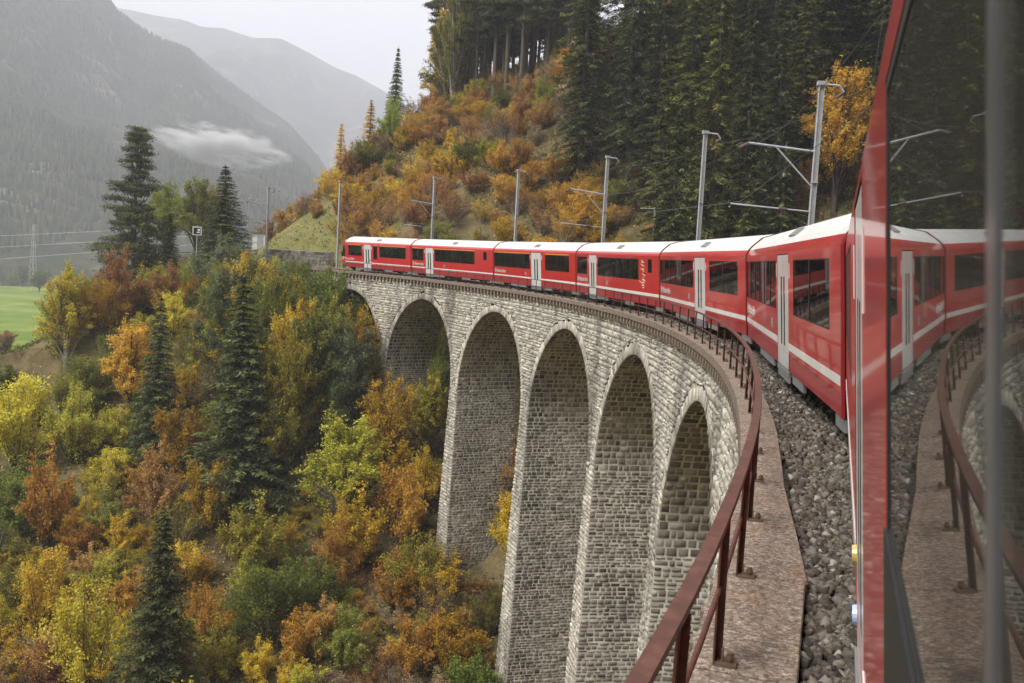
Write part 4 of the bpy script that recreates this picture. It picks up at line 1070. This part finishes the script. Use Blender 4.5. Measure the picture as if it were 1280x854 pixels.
BUSH = [stemmed(100+i, 6, W_, ns_, 11000, .088) for i, (W_, ns_) in enumerate(((5.6,34),(6.2,44),(5.0,28),(5.4,24),(6.0,38),(4.8,30)))]
SPARSE = [stemmed(130+i, 6, 5.4, 30, 4200, .085, False, True) for i in range(3)]
TREE = [stemmed(150+i, 13, W_, 60, 19000, .12, True) for i, W_ in enumerate((7.5,6.6,8.2))]
BIRCH = [stemmed(170+i, 13, 4.8, 52, 13000, .095, True, True) for i in range(2)]
SPR = [conifer(200+i, 20, rb, lv, pr, tw, lo, dr) for i, (rb, lv, pr, tw, lo, dr) in enumerate(((4.4,44,12,30,.04,.36),(4.2,46,12,28,.05,.42),(4.8,42,13,32,.03,.32)))]
TALL = [conifer(220+i, 30, rb, 40, 8, 42, lo, dr, (.27,.052), sp) for i, (rb, lo, dr, sp) in enumerate(((4.2,.05,.45,.95),(5.0,.12,.62,.85),(3.8,.22,.40,.8),(4.7,.06,.5,.95)))]
LARCH = [conifer(240+i, 12, 2.0, 30, 6, 14, .15, .1, (.2,.06), .85) for i in range(2)]
PINE = [pine(260, 24, 13.0, 230, 46000, .08, .85)]
TPINE = [pine(270+i, 24, 6.5, 60, 12000, lw_, .55, bd) for i, (lw_, bd) in enumerate(((.50,.4),(.42,-.6),(.56,.2)))]
n_obj = 0
CAT = {'bush':'shrub','tree':'tree'}
def plant(name, pr, x, y, H, W, leafm, label, group, cat='tree', z=None, rot=None):
    global n_obj
    z = gz(x, y) if z is None else z
    e = bpy.data.objects.new(name, None); e.location = (x, y, z-.05); COL.objects.link(e)
    sh, sw = H/pr['H'], W/pr['W']; e.scale = (sw, sw, sh); e.rotation_euler = (random.uniform(-.03,.03), random.uniform(-.03,.03), random.uniform(0,6.28) if rot is None else rot)
    tag(e, label, cat, group)
    for part in ('trunk', 'crown'):
        me = pr[part]; o = bpy.data.objects.new(part, me); COL.objects.link(o); o.parent = e
        if part == 'crown':
            if not me.materials: me.materials.append(LEAF['green'])
            o.material_slots[0].link = 'OBJECT'; o.material_slots[0].material = LEAF[leafm]
    n_obj += 1; return e
WORD = {'gold':'golden orange','ygold':'bright yellow','yolive':'olive yellow','orange':'orange','rust':'rust red','brown':'thin brown','green':'dark green','olive':'olive green','greygreen':'grey green','lime':'light green'}
SN = {'gold':'golden_shrub','ygold':'yellow_shrub','yolive':'olive_yellow_shrub','orange':'orange_shrub','rust':'rust_red_shrub','brown':'brown_shrub','green':'green_shrub','olive':'olive_shrub','greygreen':'grey_green_shrub','lime':'light_green_shrub'}
# large single trees and shrubs
HERO = [('pine',-93.4,100.4,25.5,14.0),('spruce',-84.8,97.3,11.6,5.0),('spruce',-89.3,98.6,14.1,5.0),('lime',-109.5,124.9,11.9,8.2),('olive',-99.6,120.1,12.3,7.0),('rust',-100.7,125.7,12.2,5.1),('spruce',-79.8,101.3,12.0,9.0),
('greygreen',-72.4,91.9,7.7,8.9),('birch',-84.5,81.2,13.4,5.4),('rust',-83.0,86.8,8.0,6.7),('gold',-82.9,84.1,7.3,5.6),('spruce',-58.2,77.0,21.5,12.5),('spruce',-69.3,77.9,16.0,7.2),('orange',-74.3,79.9,11.2,5.4),
('gold',-45.7,81.9,11.6,6.4),('yolive',-47.4,77.5,11.8,7.4),('orange',-41.7,78.3,8.6,6.4),('gold',-44.3,74.7,7.7,5.4),('spruce',-50.6,57.0,16.9,9.0),('ygold',-57.4,57.3,9.6,7.0),('green',-54.0,86.3,11.8,8.9),
('yolive',-46.5,91.5,9.5,6.4),('green',-46.7,66.1,7.8,7.1),('brown',-36.7,76.3,3.6,5.4),('gold',-31.5,67.7,5.7,5.4),('orange',-44.6,72.1,6.7,4.4),('green',-28.5,64.6,6.8,5.1),('olive',-39.7,65.7,5.1,4.9),('green',-45.2,69.5,5.9,5.9),
('orange',-71.6,67.2,9.6,5.5),('ygold',-81.6,72.6,9.3,7.8),('yolive',-76.7,74.8,7.7,6.8),('gold',-65.6,76.8,7.8,5.6),('rust',-63.9,71.7,7.6,5.3),('gold',-59.5,74.0,7.5,6.0),('yolive',-52.5,71.8,7.5,5.7),('gold',-63.9,59.2,8.2,6.2),
('greygreen',-53.7,85.3,8.4,7.2),('rust',-177.7,155.6,6.1,6.8),('rust',-78.4,89.6,5.6,4.7),('orange',-74.5,91.5,4.3,4.2),('lime',-79.0,94.3,5.8,3.9),('larch',-80.2,127.7,9.6,3.4),('larch',-75.7,128.1,8.9,4.0),('spruce',-74.7,133.2,14.1,4.6),('lime',-71.9,128.0,7.2,4.6)]
HL = {9:'rust red shrub beside the yellow birch at the meadow edge',10:'golden shrub in front of the rust red shrub by the yellow birch',13:'tall orange tree next to the narrow spruce on the gorge slope',14:'golden tree near the pier, highest of the golden clump',15:'olive yellow tree beside the golden clump near the pier',17:'golden shrub just below the rounded orange tree near the pier',20:'dark green tree growing against the arch next to the far abutment',21:'olive yellow tree seen through an arch beside the far abutment',22:'wide dark green shrub between the lower spruce and the piers',23:'thin brown bush right at the foot of a pier',24:'golden bush close to the tallest pier in view',26:'green bush close to the tallest pier in view',45:'light green small tree under the skyline spruce of the hillside',0:'broad dark pine towering over the autumn trees beside the signal board',6:'dark spruce standing between the signal board and the white cabin',8:'slender yellow birch at the edge of the green meadow',11:'tall dark spruce rising from the middle of the gorge slope',18:'dark spruce at the foot of the gorge slope below the golden shrubs',19:'rounded bright yellow shrub beside the spruce at the foot of the slope',
 3:'light green broadleaf tree behind the small spruces',4:'olive green broadleaf tree behind the spruce next to the signal board',5:'rust red tree top behind the spruce next to the signal board',7:'grey green leafy tree in front of the spruce by the cabin',39-1:'lone rust red bush in the green meadow',12:'narrow dark spruce on the gorge slope under the yellow birch',16:'rounded orange tree beside the viaduct pier on the slope',44:'small dark spruce on the skyline of the hillside'}
hero_xy = []
for i, (kd, x, y, H, W) in enumerate(HERO):
    hero_xy.append((x, y, W))
    if kd == 'pine': plant('pine_tree', PINE[0], x, y, H, W, 'pine', HL[i], None)
    elif kd == 'spruce': plant('spruce_tree', SPR[i%3], x, y, H, W, 'spruce', HL.get(i, 'small dark spruce between the broad pine and the signal board'), 'small spruces by the signal board' if i not in HL else None)
    elif kd == 'larch': plant('larch_tree', LARCH[i%2], x, y, H, W, 'larch', 'golden larch standing on the skyline of the shrubby hillside', 'larches on the hillside skyline')
    elif kd == 'birch': plant('birch_tree', BIRCH[0], x, y, H, W, 'ygold', HL[i], None)
    else:
        tall = H > 10
        pr = TREE[i%3] if tall else BUSH[i%6]
        plant('broadleaf_tree' if tall else SN[kd], SPARSE[i%3] if kd == 'brown' else pr, x, y, H, W, kd, HL.get(i, WORD[kd]+(' tree' if tall else ' large shrub')+' standing out on the gorge slope'), None if i in HL else WORD[kd]+(' trees' if tall else ' large shrubs')+' on the gorge slope', 'tree' if tall else 'shrub')
# thicket on the gorge slope
def arc_so(x, y): dx = x+R; return R*math.atan2(y, dx), math.hypot(dx, y)-R
def ylim(x): return float(np.interp(x, [300,335,345,435,450,490,500,555,565,640,650,700], [200,300,332,340,385,460,470,550,645,680,830,900]))
rnd = random.Random(11); count = {}
def near_hero(x, y, k=.42): return any((x-a)**2+(y-b_)**2 < (k*w)**2 for a, b_, w in hero_xy)
STEP = 2.6; xx = -135.
while xx < 20:
    yy = 20.
    while yy < 150:
        x, y = xx+rnd.uniform(-1.3,1.3), yy+rnd.uniform(-1.3,1.3); yy += STEP
        s, o = arc_so(x, y)
        if o > -4.5: continue
        e = to_px((x, y, gz(x, y)+2))
        if e is None or not (-50 < e[0] < 760 and 300 < e[1] < 960): continue
        u_ = (x-CAMP[0])*eR[0]+y*eR[1]
        z = gz(x, y)
        if u_ < -66 and e[1] < 448: continue                       # the meadow stays open
        d, ss_ = dist_track(np.array([x]), np.array([y]))
        if d[0] < 4.5 and ss_[0] > 119: continue
        if near_hero(x, y): continue
        H = rnd.uniform(2.4, 5.8); W = H*rnd.uniform(.85, 1.25)
        if fbm(x/10, y/10, 3, 77) < -.16 and e[0] > 330: H *= .45; W *= .6
        pxr = e[0]+W*.5*1244/e[2]
        top = z+H; lim = ylim(pxr)
        if pxr < 95: lim = 452
        while H > .65 and to_px((x, y, z+H))[1] < lim: H *= .85; W *= .9
        if H <= .7: continue
        n1 = fbm(x/16, y/16, 3, 5); n2 = rnd.random(); lft = 1 if e[0] < 330 else 0
        if e[1] < 430 and e[0] > 320: pal = ['green','olive','yolive','greygreen','olive']
        elif n1 > .16: pal = ['green','olive','yolive','green','lime']
        elif n1 > -.05: pal = ['yolive','gold','ygold','yolive','olive','orange']
        elif n1 > -.2: pal = ['gold','orange','yolive','gold','ygold','rust']
        else: pal = ['rust','orange','brown','yolive','gold']
        kd = pal[int(n2*len(pal))]
        pr = SPARSE[rnd.randrange(3)] if kd == 'brown' or rnd.random() < .18 else BUSH[rnd.randrange(6)]
        small = H < 2.6
        plant(SN[kd], pr, x, y, H, W, kd, WORD[kd]+(' low bush' if small else ' shrub')+' in the thicket of the gorge slope', WORD[kd]+(' low bushes' if small else ' shrubs')+' of the gorge thicket', 'shrub', z)
    xx += STEP
# shrubs and trees behind the viaduct, seen through the arches
for i in range(70):
    s = rnd.uniform(60, 116); o = rnd.uniform(7, 26); p = P(s, o, 0); z = gz(p[0], p[1])
    if z > 1: continue
    kd = rnd.choice(['yolive','gold','green','olive','rust','orange']); H = rnd.uniform(3, 7)
    if z+H > G*s-.5: H = max(2, min(H, G*s-.5-z))
    plant(SN[kd], BUSH[rnd.randrange(6)], p[0], p[1], H, H*.95, kd, WORD[kd]+' shrub growing behind the viaduct piers', WORD[kd]+' shrubs behind the piers', 'shrub', z)
# shrubs banked against the far abutment
for i in range(46):
    s = rnd.uniform(104.5, 131); o = -rnd.uniform(4.2, 13); p = P(s, o, 0); z = gz(p[0], p[1])
    H = float(np.interp(s, [104, 107, 111, 114, 131], [-7.5, -5.5, -3.2, -1.2, -.7]))+.10*(o+4)+rnd.uniform(-1.2,.2)+G*s-z
    if H < 1.2: continue
    H = min(H*1.22, 15); kd = rnd.choice(['green','olive','yolive','green','greygreen','yolive','gold']); plant(SN[kd], BUSH[rnd.randrange(6)] if H < 8 else TREE[rnd.randrange(3)], p[0], p[1], H, min(max(H*.8, 2.4), 6), kd, WORD[kd]+' shrub banked against the far abutment of the viaduct', WORD[kd]+' shrubs at the far abutment', 'shrub', z)
for i in range(16):
    s = rnd.uniform(117, 131); o = -rnd.uniform(3.7, 7); p = P(s, o, 0); z = gz(p[0], p[1]); H = min(max(1.25*(G*s-.2-z), 1.6), 6)
    kd = rnd.choice(['green','olive','yolive','greygreen']); plant(SN[kd], BUSH[rnd.randrange(6)], p[0], p[1], H, rnd.uniform(2.2,3.6), kd, WORD[kd]+' shrub banked against the far abutment of the viaduct', WORD[kd]+' shrubs at the far abutment', 'shrub', z)
# dry low bushes round the feet of the piers
for i in range(190):
    s = rnd.uniform(56, 100); o = -rnd.uniform(-11, 16); p = P(s, o, 0); z = gz(p[0], p[1]); H = rnd.uniform(.8, 2.8)
    if abs((s-9.4+8) % 16-8) < 2.6 and abs(o) < 5: continue
    kd = rnd.choice(['brown','brown','rust','yolive','olive','gold']); plant(SN[kd], SPARSE[rnd.randrange(3)] if rnd.random() < .6 else BUSH[rnd.randrange(6)], p[0], p[1], H, H*rnd.uniform(1.1,1.7), kd, WORD[kd]+' low bush on the bare slope at the feet of the piers', WORD[kd]+' low bushes at the pier feet', 'shrub', z)
for s, o, H, W, kd, lb in ((98.6,-.4,10.0,5.0,'yolive','olive yellow tree filling the arch beside the far abutment arch'), (95.6,-2.4,6.0,4.2,'gold','golden shrub under the arch beside the olive yellow tree'), (101.0,2.6,8.0,4.6,'green','green shrub under the arch behind the olive yellow tree'), (84.0,1.2,8.4,4.2,'gold','golden tree glimpsed behind the tall pier'), (87.0,3.4,9.0,4.4,'rust','rust red tree glimpsed behind the tall pier'), (81.0,-1.6,4.2,4.0,'olive','olive bush under the arch beside the tall pier')):
    p = P(s, o, 0); plant('broadleaf_tree' if H > 8 else SN[kd], TREE[0] if H > 8 else BUSH[1], p[0], p[1], H, W, kd, lb, None, 'tree' if H > 8 else 'shrub')
for i in range(26):
    s = rnd.uniform(77, 87.5); o = rnd.uniform(-6, 7); p = P(s, o, 0); H = rnd.uniform(.8, 2.4); kd = rnd.choice(['brown','rust','yolive','olive'])
    plant(SN[kd], BUSH[rnd.randrange(6)], p[0], p[1], H, H*rnd.uniform(1.1,1.6), kd, WORD[kd]+' low bush on the bare slope at the feet of the piers', WORD[kd]+' low bushes at the pier feet', 'shrub')
# hillside above the train: autumn shrubs
STEP = 3.1; s = 84.
hill = []
for i in range(3000):
    u_ = rnd.uniform(-46, 26); v_ = rnd.uniform(100, 172); x = CAMP[0]+u_*eR[0]+v_*eF[0]; y = u_*eR[1]+v_*eF[1]
    s, o = arc_so(x, y); z = gz(x, y)
    if o < 6 or z < 1.0: continue
    d, ss_ = dist_track(np.array([x]), np.array([y]))
    if d[0] < 6.5 and ss_[0] > 119: continue
    e = to_px((x, y, z+1.5))
    if e is None or not (330 < e[0] < 880) or e[1] > 320 or e[1] < 40: continue
    if e[0] < 425 and d[0] < 15+rnd.uniform(-3,3): continue           # open grass slope beside the line
    if any((x-a)**2+(y-b_)**2 < 2.15**2 for a, b_ in hill): continue
    if e[0] > 690 and rnd.random() < .55: continue
    hill.append((x, y)); H = rnd.uniform(2.2, 4.6); n1 = fbm(x/12, y/12, 3, 31)+rnd.uniform(-.12,.12)
    pal = ['orange','rust','gold','orange','gold','rust'] if n1 > .05 else (['gold','orange','yolive','gold','olive'] if n1 > -.12 else ['yolive','olive','brown','rust','green'])
    if e[1] < 190 and rnd.random() < .6: pal = ['rust','orange','rust','gold','brown']
    kd = rnd.choice(pal); pr = SPARSE[rnd.randrange(3)] if kd == 'brown' or rnd.random() < .25 else BUSH[rnd.randrange(6)]
    plant(SN[kd], pr, x, y, H, H*rnd.uniform(.9,1.25), kd, WORD[kd]+' autumn shrub on the hillside above the train', WORD[kd]+' shrubs of the hillside', 'shrub', z)
    if len(hill) > 420: break
# pines with bare stems on the ridge, leafy trees at their edge
k = 0; ridge = []
for i in range(500):
    u_ = rnd.uniform(-15.5, 9); v_ = rnd.uniform(142, 185); x = CAMP[0]+u_*eR[0]*1+v_*eF[0]; y = u_*eR[1]+v_*eF[1]
    if any((x-a)**2+(y-b_)**2 < 2.3**2 for a, b_ in ridge): continue
    z = gz(x, y); s, o = arc_so(x, y)
    if z < 23.5: continue
    ridge.append((x, y)); H = rnd.uniform(19, 27)
    if u_ < -10 and rnd.random() < .7: plant('broadleaf_tree', BIRCH[k%2], x, y, H*.85, 6.2, rnd.choice(['yolive','lime','olive','gold']), 'tall yellow green broadleaf tree at the edge of the ridge forest', 'leafy trees at the ridge edge', 'tree', z)
    else: plant('pine_tree', TPINE[k%3], x, y, H, 7.0, 'pine' if rnd.random() < .5 else 'olspruce', 'slender pine with bare stem on the ridge above the hillside shrubs', 'pines with bare stems on the ridge', 'tree', z)
    k += 1
    if k > 58: break
# spruce forest behind the train
forest = []
for i in range(3000):
    s = rnd.uniform(2, 112); o = 11+62*rnd.random()**1.25; p = P(s, o, 0); x, y = p[0], p[1]; z = gz(x, y)
    u_ = (x-CAMP[0])*eR[0]+y*eR[1]; v_ = (x-CAMP[0])*eF[0]+y*eF[1]
    e = to_px((x, y, z+10))
    if e is None or e[0] < 672+40*rnd.random() or e[0] > 1330: continue
    if e[0] < 820 and to_px((x, y, z))[1] > 262: continue
    if z < -16: continue
    if 1008 < e[0] < 1112 and v_ < 98 or 980 < e[0] <= 1022 and v_ < 92 and rnd.random() < .7: continue
    if any((x-a)**2+(y-b_)**2 < (4.2 if o < 40 else 4.8)**2 for a, b_ in forest): continue
    forest.append((x, y)); H = rnd.uniform(23, 33); pr = TALL[rnd.randrange(4)]
    kd = rnd.choice(['spruce','olspruce','olspruce','spruce','pine'])
    if o < 22 and rnd.random() < .25: H *= .5; pr = SPR[rnd.randrange(3)]
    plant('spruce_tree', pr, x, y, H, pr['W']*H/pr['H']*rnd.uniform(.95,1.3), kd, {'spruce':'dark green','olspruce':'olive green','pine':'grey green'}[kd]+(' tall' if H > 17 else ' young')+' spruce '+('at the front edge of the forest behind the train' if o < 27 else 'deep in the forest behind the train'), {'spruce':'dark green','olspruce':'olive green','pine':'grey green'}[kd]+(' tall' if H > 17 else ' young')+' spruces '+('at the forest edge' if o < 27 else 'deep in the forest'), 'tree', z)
    if len(forest) > 200: break
# orange maple and pale dead stems in front of the forest
for x, y, H, W, kd, lb in ((-8.7,99.6,14.5,7.0,'orange','orange maple glowing before the dark spruces behind a mast'), (-12.1,98.6,8.2,4.2,'rust','dark red young tree before the spruces behind the train'), (-18.2,95.5,7.4,6.5,'olive','olive green tree just above the carriage roof'), (-35.3,104.6,6.0,5.0,'orange','orange shrub at the forest foot behind the train'), (-33.0,103.0,5.0,4.4,'gold','golden shrub at the forest foot behind the train')):
    plant('broadleaf_tree', TREE[1] if H > 10 else BUSH[2], x, y, H, W, kd, lb, None, 'tree')
# trees across the meadow
for i in range(60):
    u_ = -rnd.uniform(110, 420); v_ = rnd.uniform(560, 700)*(.9 if i % 2 else 1); x = CAMP[0]+u_*eR[0]+v_*eF[0]; y = u_*eR[1]+v_*eF[1]
    H = rnd.uniform(7, 15); kd = rnd.choice(['green','olive','greygreen','greygreen']); plant('broadleaf_tree', TREE[i%3], x, y, H, H*rnd.uniform(.6,.9), kd, WORD[kd]+' distant tree in the row beyond the meadow', WORD[kd]+' trees beyond the meadow')
# low undergrowth
n = 260000
u_ = RNG.uniform(-95, 40, n); v_ = RNG.uniform(40, 165, n); x = CAMP[0]+u_*eR[0]+v_*eF[0]; y = u_*eR[1]+v_*eF[1]
dx = x+R; o_ = np.hypot(dx, y)-R
cl_ = fbm(x/4, y/4, 3, 61)
d, ss_ = dist_track(x, y)
dd = np.hypot(u_, v_)
sp_ = np.abs((R*np.arctan2(y, dx)-9.4+8) % 16-8)
ok = ((np.abs(o_) > 4) | (sp_ > 2.2)) & (cl_ > -.22) & ((d > 4) | (ss_ <= 119.5)) & ~((u_ < -62) & (dd > 135)) & ~((u_ > -46) & (ss_ > 121) & (d < 14) & (RNG.random(n) > .25))
x, y, cl_ = x[ok], y[ok], cl_[ok]; n = len(x)
z = ground(x, y)+.12+RNG.random(n)**1.5*np.clip(.3+cl_*3, .25, 1.4)
C = np.stack([x, y, z], 1); nr = RNG.normal(size=(n,3))*.6+np.array([0,0,.8])
val = np.clip(.5+fbm(x/7, y/7, 3, 90)*1.1+RNG.normal(size=n)*.26, 0, 1)
me = leaves('undergrowth', C, nr, RNG.uniform(.09,.24,n), RNG.uniform(.05,.12,n), val)
ug = leaf_mat('undergrowth_leaves', (.09,.10,.028), (.25,.20,.075), (.52,.38,.12), 0, .25)
for k_, c_ in ((.3,(.13,.13,.03)),):
    pass
tag(obj('undergrowth', me, ug), 'low autumn undergrowth covering the ground of the gorge and hillside', 'undergrowth', kind='stuff')

# ------------------------------------------------------------------ valley mist and haze
mb = MB(); mc = Vector((CAMP[0],0,0))
MD = 1000.; ma = math.atan((265-640)/1244.); mcx = CAMP[0]+MD*(math.sin(ma)*eR[0]+math.cos(ma)*eF[0]); mcy = MD*(math.sin(ma)*eR[1]+math.cos(ma)*eF[1])
bm = bmesh.new(); bmesh.ops.create_icosphere(bm, subdivisions=3, radius=1); me = bpy.data.meshes.new('mist_wisp'); bm.to_mesh(me); bm.free()
o = obj('mist_wisp', me); o.location = (mcx, mcy, 99); o.scale = (72, 34, 24); o.rotation_euler = (0, .16, PSI+ma*-1)
tag(o, 'small white wisp of mist drifting before the mountain', 'mist', kind='stuff')
m = bpy.data.materials.new('mist'); m.use_nodes = True; nt = m.node_tree; nt.nodes.clear()
out = nd(nt, 'ShaderNodeOutputMaterial'); pv = nd(nt, 'ShaderNodeVolumePrincipled'); pv.inputs['Color'].default_value = (.96,.97,1,1); pv.inputs['Anisotropy'].default_value = .2
tcn = nd(nt, 'ShaderNodeTexCoord'); ln = nd(nt, 'ShaderNodeVectorMath', operation='LENGTH'); nt.links.new(tcn.outputs['Object'], ln.inputs[0])
fall = math_n(nt, 'SUBTRACT', 1.0, ln.outputs['Value'])
ns = noise(nt, 1.5, 6, .62)
dn = math_n(nt, 'MAXIMUM', math_n(nt, 'ADD', math_n(nt, 'MULTIPLY', fall, .95), math_n(nt, 'MULTIPLY', math_n(nt, 'SUBTRACT', ns, .57), 5.0)), 0.)
edge = math_n(nt, 'MINIMUM', math_n(nt, 'MULTIPLY', fall, 4.), 1.)
nt.links.new(math_n(nt, 'MULTIPLY', math_n(nt, 'MULTIPLY', dn, edge), .20), pv.inputs['Density']); nt.links.new(pv.outputs[0], out.inputs['Volume']); me.materials.append(m)
hz = MB(); hz.box((-1900, 1900, 560), (7400, 6600, 1400))
o = hz.build('haze', None); tag(o, 'thin grey haze filling the valley air', 'haze', kind='stuff')
m = bpy.data.materials.new('haze'); m.use_nodes = True; nt = m.node_tree; nt.nodes.clear()
out = nd(nt, 'ShaderNodeOutputMaterial'); pv = nd(nt, 'ShaderNodeVolumePrincipled'); pv.inputs['Color'].default_value = (.80,.83,.945,1); pv.inputs['Density'].default_value = 3.9e-4; pv.inputs['Anisotropy'].default_value = .25
nt.links.new(pv.outputs[0], out.inputs['Volume']); o.data.materials.append(m)
print('plants', n_obj)
